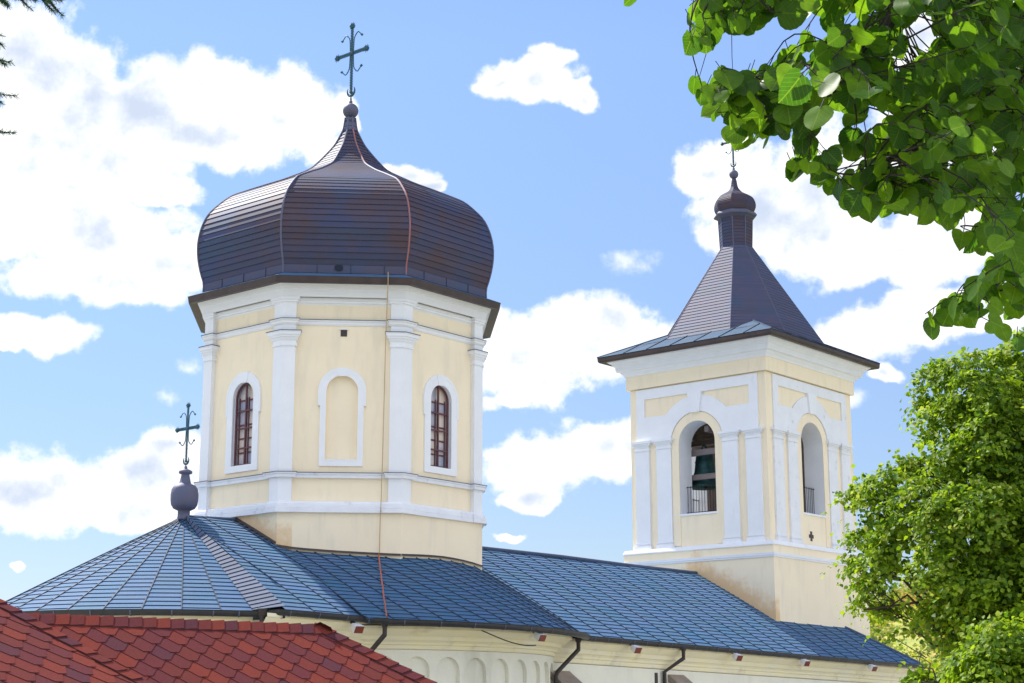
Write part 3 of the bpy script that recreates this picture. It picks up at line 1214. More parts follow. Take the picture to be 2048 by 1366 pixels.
def resample(prof, step, z_lo=-1e9):
    P = [Vector((r, z, 0)) for r, z in prof]
    out = [P[0]]
    # Catmull-Rom for a smooth profile
    dense = []
    for i in range(len(P) - 1):
        p0, p1, p2, p3 = P[max(i - 1, 0)], P[i], P[i + 1], P[min(i + 2, len(P) - 1)]
        for k_ in range(12):
            t = k_ / 12
            dense.append(0.5 * ((2 * p1) + (p2 - p0) * t + (2 * p0 - 5 * p1 + 4 * p2 - p3) * t * t + (3 * p1 - p0 - 3 * p2 + p3) * t ** 3))
    dense.append(P[-1])
    acc_ = 0
    for a, b_ in zip(dense[:-1], dense[1:]):
        acc_ += (b_ - a).length
        st_ = step(b_.y) if callable(step) else step
        if acc_ >= st_:
            out.append(b_)
            acc_ = 0
    if (out[-1] - dense[-1]).length < 0.05:
        out[-1] = dense[-1]
    else:
        out.append(dense[-1])
    return [(p.x, p.y) for p in out]


def lapped(mb, ringf, prof, lap=0.022, mj=1):
    """horizontal lapped courses on a polygonal body; ringf(r, z) gives the ring of corners"""
    for (r0, z0), (r1, z1) in zip(prof[:-1], prof[1:]):
        lo, hi, base = ringf(r0 + lap, z0 - lap * .3), ringf(r1, z1), ringf(r0 - .004, z0)
        n = len(lo)
        for i in range(n):
            j = (i + 1) % n
            mb.face([lo[i], lo[j], hi[j], hi[i]], 0)
            mb.face([base[i], base[j], lo[j], lo[i]], mj)


dprof = resample(DPROF[1:], lambda z: 0.165 if z < 14.6 else 0.135)
b = MB()
lapped(b, oct_ring, dprof, 0.026)
dome = b.build('dome', [DOME, JOINT_SHADE], church)
b = MB()
b.loft([oct_ring(4.30, 10.93), oct_ring(4.30, 11.165), oct_ring(4.27, 11.18)], 0)
for i in range(8):
    F = Face(45 * i, 4.30 * C225)
    for u in (-.95, -.05, .85):
        prism(b, F, rect(u + .1 * (i % 3), u + .1 * (i % 3) + .018, 10.93, 11.165), -.01, .014, 1)
    if 45 * i == 225:
        for z in (11.00, 11.03, 11.06, 11.09, 11.12, 11.15):
            hw = .11 if 11.02 < z < 11.13 else .07
            prism(b, F, rect(-.16 - hw, -.16 + hw, z, z + .018), -.01, .03, 1)
b.build('dome_skirt', [SPIRE, JOINT_SHADE], dome)
for i in range(8):
    b = MB()
    a = R(22.5 + 45 * i)
    b.tube([((r + .012) * math.cos(a), (r + .012) * math.sin(a), z) for r, z in resample(DPROF, 0.14)], 0.03, 6)
    b.build('rib', BALL, dome)
b = MB()
b.loft([oct_ring(r, z) for r, z in [(.235, 16.38), (.16, 16.80)]], 0, True, False, True)
b.build('dome_cap', BALL, dome)


# ------------------------------------------------------------------ crosses
def cross(base, s, parent, arm=0.62):
    """open-work iron cross standing on a crescent; base = middle of the crescent"""
    b = MB()
    bx, by, bz = base
    ctr = bz + 1.264 * s
    top = bz + 2.15 * s
    h = arm
    P = lambda u, z: Vector((bx, by - u, z))
    def bar(a, c, n):
        d = (c - a)
        sd_ = Vector((0, d.normalized().z, -d.normalized().y))
        for sg in (-1, 1):
            b.tube([a + sd_ * .028 * s * sg, c + sd_ * .028 * s * sg], .016 * s, 5)
        for k_ in range(n):
            q = a + d * ((k_ + .5) / n)
            b.box(q, (.03 * s, .016 * s, .125 * s), ax=(Vector((1, 0, 0)), d.normalized(), sd_))
        b.box((a + c) / 2, (.012 * s, d.length, .05 * s), ax=(Vector((1, 0, 0)), d.normalized(), sd_))
    bar(P(0, bz + .06 * s), P(0, top), 40)
    bar(P(-h, ctr), P(h, ctr), 24)

    def knob(q, r):
        b.lathe([(0, -r), (r * .7, -r * .7), (r, 0), (r * .7, r * .7), (0, r)], q, 8)
        for k_ in range(10):
            a = 2 * math.pi * k_ / 10
            d = Vector((0, math.cos(a), math.sin(a)))
            b.tube([q + d * r * .6, q + d * r * 1.55], [r * .22, r * .03], 4)
    for q in (P(0, top), P(-h, ctr), P(h, ctr)):
        knob(q, .09 * s)
    b.lathe([(0, -.085 * s), (.06 * s, -.06 * s), (.085 * s, 0), (.06 * s, .06 * s), (0, .085 * s)], P(0, ctr), 10)
    b.lathe([(0, -.06 * s), (.045 * s, -.04 * s), (.06 * s, 0), (.045 * s, .04 * s), (0, .06 * s)], P(0, bz + .02 * s), 10)
    # scrolls
    for su in (-1, 1):
        for sz in (-1, 1):
            pts = []
            for t in np.linspace(0, 1, 14):
                u = (.07 + .05 * t + .30 * max(0, t - .35) ** 1.3 / .65 ** 1.3)
                z = .08 + .62 * math.sin(min(t * 1.25, 1) * math.pi / 2) - (.16 * max(0, t - .75) / .25 if t > .75 else 0)
                pts.append(P(su * u * s, ctr + sz * z * s * .92))
            b.tube(pts, .017 * s, 5)
            q = pts[-1]
            b.lathe([(0, -.055 * s), (.05 * s, 0), (0, .055 * s)], q, 6)
            q = pts[8]
            b.tube([q, q + Vector((0, 0, -.05 * s * sz))], .006 * s, 4)
    # crescent, horns up
    pts, rr = [], []
    for t in np.linspace(-1, 1, 17):
        a = -math.pi / 2 + t * R(128)
        pts.append(P(.155 * s * math.cos(a), bz + .06 * s + .155 * s * math.sin(a)))
        rr.append(s * (.010 + .036 * (1 - abs(t)) ** .8))
    b.tube(pts, rr, 6)
    b.tube([P(0, bz - .33 * s), P(0, bz - .08 * s)], .022 * s, 6)
    return b.build('cross', VERD, parent)


def ball(c, r, parent, name='finial_ball'):
    b = MB()
    b.lathe([(r * math.sin(t), -r * math.cos(t)) for t in np.linspace(0, math.pi, 17)], c, 24)
    b.lathe([(.05, r * .95), (.055, r + .07), (.03, r + .09), (.03, r + .16)], c, 10)
    return b.build(name, BALL, parent, smooth=True)


ball((0, 0, 17.04), 0.235, dome)
cross((0, 0, 17.62), 1.0, dome)

# apse finial
b = MB()
ap = [(.17, 4.26), (.165, 4.34), (.155, 4.36), (.155, 4.50), (.19, 4.515), (.28, 4.56), (.335, 4.65), (.355, 4.78), (.357, 4.92), (.335, 5.06), (.28, 5.15), (.17, 5.195), (.15, 5.22),
      (.125, 5.33), (.105, 5.42), (.105, 5.45), (.16, 5.465), (.175, 5.49), (.17, 5.53), (.12, 5.56), (.05, 5.585), (.03, 5.66)]
b.lathe([(r, z) for r, z in ap], (AC.x, 0, 0), 28)
finial = b.build('finial', BALL, apse_roof, smooth=True)
cross((AC.x, 0, 5.78), 0.69, apse_roof, arm=0.41)

# ------------------------------------------------------------------ bell tower
A1, B1 = 3.264, 3.13          # half sizes at the frieze
AK, BK = 3.144, 3.01          # half sizes of the shaft


def trect(d, z, a=A1, bb=B1):
    return [(TX - a - d, bb + d, z), (TX - a - d, -bb - d, z), (TX + a + d, -bb - d, z), (TX + a + d, bb + d, z)]


TW = MB()
TH = 0.80
faces_t = [Face(180, AK, TX), Face(270, BK, TX), Face(0, AK, TX), Face(90, BK, TX)]
halfs = [BK, AK, BK, AK]
OPH, OPB, OPS = 0.80, 6.63, 9.28
for F, h in zip(faces_t, halfs):
    wall_arch(TW, F, -h, h, 5.40, 11.60, OPH, OPB, OPS, TH, 0, 1, 18)
# inner faces of the belfry
for F, h in zip(faces_t, halfs):
    Fi = Face(math.degrees(math.atan2(F.n.y, F.n.x)), F.k - TH, TX)
    hi = h - TH
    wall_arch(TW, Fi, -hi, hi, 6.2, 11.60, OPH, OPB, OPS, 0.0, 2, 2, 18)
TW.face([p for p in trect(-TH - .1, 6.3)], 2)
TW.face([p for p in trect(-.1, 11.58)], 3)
tower = TW.build('bell_tower', [YEL, WHT, INNER, DARKW], church)
# base, ledge and belt
b = MB()
b.loft([trect(.13, 0.5), trect(.13, 5.27)], 0)
b.build('tower_base', STAIN2, tower)
b = MB()
b.loft([trect(-.2, 5.46), trect(.11, 5.42), trect(.16, 5.30), trect(.165, 5.262), trect(.10, 5.262)], 0)
b.build('tower_ledge', WHT, tower)
b = MB()
b.loft([trect(.10, 4.83), trect(.165, 4.83), trect(.165, 4.885), trect(.19, 4.89), trect(.20, 4.985), trect(.10, 5.0)], 0)
b.build('tower_belt', WHT, tower)
b = MB()
b.loft([trect(-.13, 11.58), trect(0, 11.585), trect(0, 12.12), trect(-.13, 12.13)], 0)
b.build('frieze', YEL, tower)
b = MB()
b.loft([trect(d, z) for d, z in [(-.1, 12.10), (.03, 12.10), (.05, 12.15), (.13, 12.23), (.15, 12.27), (.20, 12.30), (.27, 12.305), (.29, 12.49), (.33, 12.50), (.40, 12.60), (.50, 12.66), (.52, 12.70), (-.2, 12.72)]], 0)
b.build('tower_cornice', WHT, tower)

for F, h in zip(faces_t[:2] + faces_t[2:], halfs):
    big = abs(F.n.x) > .5
    # arch surround panel: white frame with yellow spandrel panels
    b = MB()
    T0, T1 = 0.0, 0.055
    hwp = 2.70
    zb, zt = 9.50, 11.53
    ro, ri = 1.78, 1.17
    zspr = 9.27
    spx, spz0, spz1 = 2.33, 10.45, 11.15
    # strips: top, sides, below the spandrels, archivolt
    prism(b, F, rect(-hwp, hwp, spz1, zt), T0, T1)
    for sg in (-1, 1):
        a0, a1 = sorted((sg * spx, sg * hwp))
        prism(b, F, rect(a0, a1, zb, spz1), T0, T1)
    n = 20
    Ia, Oa = [], []
    for k_ in range(n + 1):
        a = R(8) + (math.pi - R(16)) * k_ / n
        Ia.append((ri * math.cos(a), zspr + ri * math.sin(a)))
        Oa.append((ro * math.cos(a), zspr + ro * math.sin(a)))
    ring(b, F, Ia, Oa, T0, T1 + .003, closed=False)
    a0 = math.asin((spz0 - zspr) / ro)
    for sg in (-1, 1):
        poly = [(sg * spx, zb), (sg * spx, spz0)]
        for k_ in range(8):
            a = a0 + (R(8) - a0) * k_ / 7
            poly.append((sg * (ro - .01) * math.cos(a), zspr + (ro - .01) * math.sin(a)))
        poly.append((sg * (ro - .02) * math.cos(R(8)), zb))
        if sg < 0:
            poly = poly[::-1]
        prism(b, F, poly, T0, T1)
        i0, i1 = sorted((sg * ri, sg * ro))
        prism(b, F, rect(i0, i1, zb - .02, zspr + .26), T0, T1 - .004)
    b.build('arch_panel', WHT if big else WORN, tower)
    b = MB()
    prism(b, F, [(-.19, zspr + ri - .05), (.19, zspr + ri - .05), (.31, 11.16), (-.31, 11.16)], T0, .13)
    b.build('keystone', WHT, tower)
    # paired pilasters
    for u0, u1 in ((-2.78, -2.14), (-1.80, -1.14), (1.14, 1.80), (2.14, 2.78)):
        b = MB()
        prism(b, F, rect(u0, u1, 5.42, 9.30), 0, .075)
        for d, z0, z1 in ((.05, 5.42, 5.56), (.03, 5.62, 5.68), (.03, 9.16, 9.21), (.035, 9.33, 9.38), (.07, 9.38, 9.44), (.11, 9.44, 9.53)):
            prism(b, F, rect(u0 - d, u1 + d, z0, z1), 0, .075 + d)
        prism(b, F, rect(u0 + .01, u1 - .01, 9.28, 9.40), 0, .085)
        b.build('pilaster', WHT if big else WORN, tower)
    b = MB()
    ring(b, F, arch_path(OPH, 5.47, OPS, 18), arch_path(1.13, 5.47, OPS, 18), 0, .03, closed=False)
    b.build('archivolt', YEL, tower)
    # sill and railing
    b = MB()
    prism(b, F, rect(-OPH - .03, OPH + .03, OPB - .06, OPB + .012), -.5, .04)
    b.build('sill', WHT, tower)
    b = MB()
    for z in (OPB + .10, OPB + 1.05):
        b.tube([F.p(-OPH, z, -.42), F.p(OPH, z, -.42)], .014, 5)
    for u in np.linspace(-OPH + .06, OPH - .06, 13):
        b.tube([F.p(u, OPB, -.42), F.p(u, OPB + 1.10, -.42)], .010, 5)
    b.build('railing', IRON, tower)
b = MB()
F = faces_t[1]
for rct in (rect(-.36, -.22, 5.62, 5.98), rect(-.46, -.12, 5.73, 5.86)):
    prism(b, F, rct, -.05, .006 if rct[0][0] < -.4 else .009)
b.build('cross_opening', DARKW, tower)
b = MB()
b.box((8.22, -WY, .36), (.13, .05, .46))
b.build('wall_slot', FASC, nave_wall)

# timber bell frame inside the belfry
b = MB()
for x in (-1.0, .1, 1.2):
    b.box((TX + x, 0, 9.62), (.20, 2 * (BK - TH) + .3, .22))
for y in (-1.5, 0, 1.5):
    b.box((TX, y, 9.86), (2 * (AK - TH) + .3, .18, .22))
b.box((TX - 2.15, 0, 8.12), (.14, 2 * (BK - TH) + .3, .20))
b.box((TX - 2.15, 0, 9.05), (.14, 2 * (BK - TH) + .3, .22))
for x, y in ((-1.4, -1.3), (-.4, .8), (.8, -.5), (1.2, 1.4)):
    b.tube([(TX + x, y, 9.9), (TX + x * .4, y * .3, 11.5)], .06, 6)
b.build('bell_frame', WOODG, tower)

# tower eaves, skirt roof, spire
b = MB()
eA, eB = A1 + .775, B1 + .775
b.loft([trect(.45, 12.71), trect(.70, 12.655), trect(.735, 12.66), trect(.765, 12.72), trect(.775, 12.84), trect(.74, 12.86), trect(.4, 12.98)], 0)
b.build('tower_eaves', FASC, tower)
SKS = 0.48
b = MB()
us_t = [-4.0, -2.7, -1.6, -.5, .6, 1.7, 2.8, 4.0]
for azd, ee, ot in ((180, eA, eB), (270, eB, eA), (0, eA, eB), (90, eB, eA)):
    F = Face(azd, 0, TX)
    def PK(u, v, F=F, ee=ee, ot=ot):
        q_ = ee + .01 - 2.1 * (1 - v)
        uu = max(-(ot - 2.1 * (1 - v)), min(ot - 2.1 * (1 - v), u * ot / 4.0))
        return F.p(uu, 12.855 + SKS * 2.1 * (1 - v), q_)
    panel_rows(b, PK, us_t, 1, lap=.012, seam_h=.03, seam_w=.014)
for sx_, sy_ in ((-1, -1), (1, -1), (-1, 1), (1, 1)):
    b.tube([(TX + sx_ * (eA - t), sy_ * (eB - t), 12.865 + SKS * t) for t in (0, 1, 2.05)], .035, 6)
b.build('tower_skirt_roof', [mat('pale_lead_sheet', (0.060, 0.105, 0.17), (0.075, 0.12, 0.18), 0.8, 0.0, spec=.15, scale=2, island=.05), JOINT_SHADE], tower)


def cham(wd, z):
    """chamfered square ring: half width wd[0], half side wd[1]"""
    W, s_ = wd
    return [(TX - W, s_, z), (TX - W, -s_, z), (TX - s_, -W, z), (TX + s_, -W, z), (TX + W, -s_, z), (TX + W, s_, z), (TX + s_, W, z), (TX - s_, W, z)]


b = MB()
nz = 31
zz = np.linspace(13.30, 17.42, nz)


def wz(z):
    t = (z - 13.30) / (17.42 - 13.30)
    W = 2.95 + (.585 - 2.95) * t
    s_ = 1.47 + (.245 - 1.47) * t
    return W, s_


for z0, z1 in zip(zz[:-1], zz[1:]):
    lo = cham((wz(z0)[0] + .022, wz(z0)[1] + .009), z0 - .006)
    hi = cham(wz(z1), z1)
    ba = cham(wz(z0), z0)
    for i in range(8):
        j = (i + 1) % 8
        b.face([lo[i], lo[j], hi[j], hi[i]], 0)
        b.face([ba[i], ba[j], lo[j], lo[i]], 1)
# neck
nk = [(.585, 17.42), (.585, 17.55), (.59, 17.68), (.592, 17.81), (.595, 17.94), (.60, 18.07), (.605, 18.20), (.61, 18.33), (.62, 18.46), (.63, 18.60)]
for (r0, z0), (r1, z1) in zip(nk[:-1], nk[1:]):
    lo, hi, ba = cham((r0 + .014, (r0 + .014) * .4142), z0), cham((r1, r1 * .4142), z1), cham((r0, r0 * .4142), z0)
    for i in range(8):
        j = (i + 1) % 8
        b.face([lo[i], lo[j], hi[j], hi[i]], 2)
        b.face([ba[i], ba[j], lo[j], lo[i]], 1)
spire = b.build('spire', [SPIRE, JOINT_SHADE, DOME], church)
for i in range(8):
    r_ = MB()
    pts = [Vector(cham(wz(z), z)[i]) for z in (13.3, 15.3, 17.42)] + [Vector(cham((.63, .63 * .4142), 18.6)[i])]
    r_.tube(pts, .022, 5)
    r_.build('hip_roll', BALL, spire)


def toct(r, z):
    return [(TX + r * math.cos(R(22.5 + 45 * i)), r * math.sin(R(22.5 + 45 * i)), z) for i in range(8)]


b = MB()
b.loft([toct(.66, 18.58), toct(.74, 18.64), toct(.86, 18.70), toct(.87, 18.75), toct(.80, 18.84), toct(.72, 18.88)], 0)
b.build('flange', BALL, spire)
b = MB()
oprof = resample([(.74, 18.85), (.81, 18.99), (.835, 19.14), (.80, 19.32), (.71, 19.48), (.58, 19.58), (.44, 19.66), (.31, 19.74), (.20, 19.86), (.14, 19.98), (.085, 20.31)], .062)
lapped(b, toct, oprof, .012)
onion = b.build('small_onion_dome', [DOME, JOINT_SHADE], spire)
ball((TX, 0, 20.50), .185, spire)
cross((TX, 0, 20.91), .78, spire, arm=.50)


# ------------------------------------------------------------------ bells (hang in the tower, things of their own)
def bell(x, y, ztop, rr, hh, label):
    e = empty('bell', (x, y, ztop - hh + ZO), label, 'bell', 'bells in the belfry')
    b = MB()
    prof = [(.02, 0), (.30, -.01), (.42, -.05), (.50, -.14), (.55, -.35), (.62, -.60), (.74, -.80), (.92, -.94), (1.0, -1.0), (.96, -1.0), (.85, -.93), (.6, -.7), (.5, -.2), (.02, -.08)]
    b.lathe([(r * rr, z * hh) for r, z in prof], (x, y, ztop), 32)
    o1 = b.build('bell_body', BRON, smooth=True)
    b = MB()
    b.lathe([(.63 * rr, -.60 * hh), (.655 * rr, -.61 * hh), (.66 * rr, -.64 * hh), (.645 * rr, -.655 * hh)], (x, y, ztop), 32)
    b.lathe([(.54 * rr, -.27 * hh), (.56 * rr, -.28 * hh), (.565 * rr, -.31 * hh), (.55 * rr, -.325 * hh)], (x, y, ztop), 32)
    o2 = b.build('band', BRON, smooth=True)
    b = MB()
    b.tube([(x, y, ztop - .1), (x, y, ztop - hh * .95)], .025, 8)
    b.lathe([(0, -.09), (.07, -.05), (.09, 0), (.06, .06), (0, .09)], (x, y, ztop - hh * .97), 12)
    o3 = b.build('clapper', IRON)
    b = MB()
    for dx in (-.12, .12):
        b.tube([(x + dx, y, ztop - .02), (x + dx * 1.2, y, ztop + .14), (x, y, ztop + .26)], .035, 6)
    o4 = b.build('crown_loop', BRON)
    adopt(e, o1, o2, o3, o4)


bell(TX - 1.45, .80, 9.20, .66, 1.40, 'large green bronze bell hanging between the beams inside the tower arch')

# ------------------------------------------------------------------ floodlights under the eaves
def flood(P, azd, label, s=1.0):
    e = empty('floodlight', (P.x, P.y, P.z + ZO), label, 'floodlight', 'floodlights under the church eaves')
    a = R(azd)
    n = Vector((math.cos(a), math.sin(a), 0))
    t = Vector((-math.sin(a), math.cos(a), 0))
    u = Vector((0, 0, 1))
    tilt = R(-28)
    n2 = n * math.cos(tilt) + u * math.sin(tilt)
    u2 = u * math.cos(tilt) - n * math.sin(tilt)
    b = MB()
    b.loft([[P + t * i * .11 * s + u2 * j * .08 * s for i, j in ((-1, -1), (1, -1), (1, 1), (-1, 1))],
            [P + n2 * .25 * s + t * i * .15 * s + u2 * j * .11 * s for i, j in ((-1, -1), (1, -1), (1, 1), (-1, 1))]], 0, True, True, True)
    o1 = b.build('housing', LAMPW)
    b = MB()
    b.box(P + n2 * .258 * s, (.28 * s, .016, .20 * s), ax=(t, n2, u2))
    o2 = b.build('lamp_face', LAMPR)
    b = MB()
    b.box(P - n2 * .06 * s + u * .05, (.05, .16, .05), ax=(t, n2, u2))
    b.tube([P - n2 * .1, P - n * .25 + u * .12], .014, 5)
    o3 = b.build('bracket', IRON)
    adopt(e, o1, o2, o3)


FL = [(Vector((-4.8, -5.46, 1.42)), 262, 'white floodlight with red face under the gutter beside the red roof hip'),
      (Vector((0.28, -6.88, 1.36)), 270, 'white floodlight on the curved conch cornice at the end of a hanging cable'),
      (Vector((6.4, -5.46, 1.27)), 262, 'white floodlight between the two angled brown downpipes'),
      (Vector((11.75, -5.46, 1.19)), 262, 'first white floodlight past the angled downpipe on the nave wall'),
      (Vector((15.85, -5.46, 1.12)), 262, 'middle white floodlight of the three along the plain nave eaves'),
      (Vector((20.45, -5.46, 1.05)), 262, 'last white floodlight near the far corner of the nave eaves')]
for P, a, lb in FL:
    flood(P, a, lb, 0.86)
a = R(210)
flood(Vector((AC.x + 4.95 * math.cos(a), 4.95 * math.sin(a), 1.36)), 225, 'white floodlight under the apse gutter just showing above the red ridge', 0.9)

# hanging cable at the conch
b = MB()
pts = []
for t in np.linspace(0, 1, 13):
    a = R(270) - R(12) + t * R(16)
    rr = 6.95
    pts.append((CC.x + rr * math.cos(a), rr * math.sin(a), 1.38 - .30 * math.sin(math.pi * min(t * .62 + .0, 1)) * 1.0 - .02 * t))
b.tube(pts, .014, 5)
tag(b.build('loose_cable', IRON), 'thin black cable sagging below the gutter of the curved conch', 'cable')

# lightning conductor: copper strap down the dome ridge, cable down the drum, strap down the roof
b = MB()
a = R(247.5)
dn = [(r, z) for r, z in resample(DPROF, 0.12) if z < 16.45][::-1]
for (r0, z0), (r1, z1) in zip(dn[:-1], dn[1:]):
    pass
b.tube([((r + .04) * math.cos(a), (r + .035) * math.sin(a), z) for r, z in dn], .016, 6)
F = Face(225, 0)
cab = [F.p(1.16, 10.98, 4.02), F.p(1.16, 10.80, 4.34), F.p(1.16, 10.74, 4.41), F.p(1.16, 10.5, 4.40), F.p(1.15, 10.2, 4.15), F.p(1.14, 9.70, 4.01),
       F.p(1.13, 9.4, 3.97), F.p(1.11, 7.5, 3.93), F.p(1.09, 5.6, 3.95), F.p(1.08, 5.45, 4.02), F.p(1.08, 5.3, 3.98), F.p(1.07, 4.65, 4.04), F.p(1.06, 4.45, 3.94), F.p(1.05, 3.45, 3.92)]
b.tube(cab, .012, 5, 1)
rp = []
t0_, t1_ = PC(.402, 0), PC(.025, 1)
for t in np.linspace(0.005, 1, 18):
    want = t0_.lerp(t1_, t)
    dirl = (t1_ - t0_)
    nl = Vector((-dirl.y, dirl.x, 0))
    best = min((PC(u_, t) for u_ in np.linspace(-.03, .45, 400)), key=lambda q_: abs((q_ - t0_).dot(nl)))
    rp.append(best + Vector((-.02, -.03, .065)))
b.tube(rp, .020, 6)
tag(b.build('lightning_conductor', [COPR, ROPE]), 'orange copper strap and cable running down the onion dome, drum and roof', 'cable')

# ------------------------------------------------------------------ low building with red hexagon-shingle roofs
EXP, PIT = 0.142, 0.29


def clip_poly(poly, a, b_, c):
    """keep the part of poly with a*u + b*w <= c"""
    out = []
    for i in range(len(poly)):
        p, q_ = poly[i], poly[(i + 1) % len(poly)]
        fp, fq = a * p[0] + b_ * p[1] - c, a * q_[0] + b_ * q_[1] - c
        if fp <= 0:
            out.append(p)
        if fp * fq < 0:
            t = fp / (fp - fq)
            out.append((p[0] + (q_[0] - p[0]) * t, p[1] + (q_[1] - p[1]) * t))
    return out


def shingle_slope(mb, O, U, D, ulo, uhi, wmax, kl, kr):
    """O = left ridge end, U along the ridge, D down the slope; edges u = ulo - kl*w and u = uhi + kr*w"""
    Nn = U.cross(D).normalized()
    if Nn.z < 0:
        Nn = -Nn
    rows = int(wmax / EXP)
    for j in range(-1, rows):
        w0 = j * EXP
        u_s = ulo - kl * wmax - PIT
        ncol = int((uhi + kr * wmax - u_s) / PIT) + 3
        for i in range(ncol):
            uc = u_s + i * PIT + (j % 2) * PIT / 2 + random.uniform(-.006, .006)
            dz = random.uniform(-.004, .006)
            hx = [(uc - PIT / 2, w0), (uc + PIT / 2, w0), (uc + PIT / 2, w0 + EXP + dz), (uc + PIT * .15, w0 + 2 * EXP + dz), (uc - PIT * .15, w0 + 2 * EXP + dz), (uc - PIT / 2, w0 + EXP + dz)]
            if w0 < 0:
                hx = clip_poly(hx, 0, -1, 0)
            hx = clip_poly(hx, 1, -kr, uhi) if hx else hx
            hx = clip_poly(hx, -1, -kl, -ulo) if hx else hx
            hx = clip_poly(hx, 0, 1, wmax) if hx else hx
            if len(hx) < 3:
                continue
            def P(u, w_, e=0.0):
                lift = 0.002 + 0.011 * max(0, (w_ - w0)) / (2 * EXP)
                return O + U * u + D * w_ + Nn * (lift + e)
            mb.face([P(u, w_) for u, w_ in hx], 0)
            n = len(hx)
            for k_ in range(n):
                p, q_ = hx[k_], hx[(k_ + 1) % n]
                if max(p[1], q_[1]) > w0 + EXP * 1.05:
                    flat = abs(p[1] - q_[1]) < 1e-4
                    mb.face([P(*p), P(*q_), P(*q_, -.011 if flat else -.006), P(*p, -.011 if flat else -.006)], 1 if flat else 2)


def cap_run(mb, A, Bp, SA, SB, wid=0.15, step=0.155):
    """bent cap shingles from A to B; SA, SB point down the two slopes"""
    d = (Bp - A)
    n = int(d.length / step)
    d.normalize()
    up = (SA.cross(SB)).normalized()
    up = Vector((0, 0, 1)) - d * d.z
    up.normalize()
    for i in range(n + 1):
        p0 = A + d * (i * step - .05)
        p1 = A + d * (i * step + step * 1.35)
        e0, e1 = 0.026, 0.004
        rise = up * 0.02
        j0 = random.uniform(-.006, .006)
        a0, a1 = p0 + rise + up * e0, p1 + rise + up * e1
        for S in (SA, SB):
            b0, b1 = p0 + S * (wid + j0) + up * (e0 * .6 + .012) + d * .06, p1 + S * wid + up * (e1 + .010)
            mb.face([a0, a1, b1, b0], 0)
            mb.face([a0, b0, b0 - up * .018, a0 - up * .022], 1)
            mb.face([b0, b1, b1 - up * .012, b0 - up * .014], 1)


def hip_roof(name, Er, ridge_len, s, wh, parent, right_only=False):
    """hipped roof, ridge along X ending at Er; wh = horizontal depth of each slope"""
    Lw = wh * math.sqrt(1 + s * s)
    cth = wh / Lw
    O = Er - Vector((ridge_len, 0, 0))
    U = Vector((1, 0, 0))
    b = MB()
    for sy in (-1, 1):
        Dn = Vector((0, sy, -s)).normalized()
        if sy < 0:
            shingle_slope(b, O, U, Dn, 0, ridge_len, Lw, 0 if right_only else cth, cth)
        else:
            r0 = O + Dn * Lw - U * wh * (0 if right_only else 1)
            b.face([O, Er, Er + Dn * Lw + U * wh, r0], 0)
    Dx = Vector((1, 0, -s)).normalized()
    shingle_slope(b, Er, Vector((0, 1, 0)), Dx, 0, 0, Lw, cth, cth)
    if not right_only:
        Dl = Vector((-1, 0, -s)).normalized()
        b.face([O, O + Dl * Lw + Vector((0, -wh, 0)), O + Dl * Lw + Vector((0, wh, 0))], 0)
    rf = b.build(name, [SHIN, SHIND, SHINE], parent)
    b = MB()
    Sf, Sb = Vector((0, -1, -s)).normalized(), Vector((0, 1, -s)).normalized()
    cap_run(b, Er, O, Sf, Sb)
    for sy in (-1, 1):
        hd = Vector((1, sy, -s))
        hl = Er + hd * wh
        S1 = (Vector((-1, 0, 0)) - hd.normalized() * hd.normalized().dot(Vector((-1, 0, 0)))).normalized()
        S2 = (Vector((0, -sy, 0)) - hd.normalized() * hd.normalized().dot(Vector((0, -sy, 0)))).normalized()
        # directions lying in each slope, square to the hip
        nf = Vector((0, sy * s, 1)).normalized()
        nx = Vector((s, 0, 1)).normalized()
        SA = nf.cross(hd).normalized()
        SB = nx.cross(hd).normalized()
        if SA.x > 0:
            SA = -SA
        if SB.y * sy > 0:
            SB = -SB
        cap_run(b, hl, Er, SA, SB, 0.14)
    b.build('ridge_cap', [SHIN, SHIND], rf)
    # eaves board
    b = MB()
    z0 = Er.z - s * wh
    x0, x1 = (O.x - (0 if right_only else wh)), Er.x + wh
    for (cx0, cy0, sx0, sy0) in (((x0 + x1) / 2, Er.y - wh + .02, x1 - x0, .03), ((x0 + x1) / 2, Er.y + wh - .02, x1 - x0, .03), (x1 - .02, Er.y, .03, 2 * wh - .08)):
        b.box((cx0, cy0, z0 - .09), (sx0, sy0, .15))
    b.build('eaves_board', PIPE, rf)
    return z0


Er = at(643, 1256, 18.4) - Vector((0, 0, ZO))
hut = empty('red_roof_building', (Er.x - 2, Er.y, 0), 'low outbuilding with straight ridge and hipped red hexagon shingle roof before the church', 'outbuilding')
zw = hip_roof('roof', Er, 4.6, 0.70, 1.45, None, True)
for_hut = [bpy.data.objects['roof']]
b = MB()
b.box((Er.x - 1.9, Er.y, (zw + .01 - ZO) / 2), (5.2, 2.2, zw + ZO - .08))
for_hut.append(b.build('board_wall', LINTEL))
# the building stands turned a little from the church axis
pv = Vector((Er.x, Er.y, 0))
turn = Matrix.Translation(pv) @ Matrix.Rotation(R(-11.5), 4, 'Z') @ Matrix.Translation(-pv)
for o in for_hut:
    o.data.transform(turn)
    for c_ in o.children:
        c_.data.transform(turn)
adopt(hut, *for_hut)

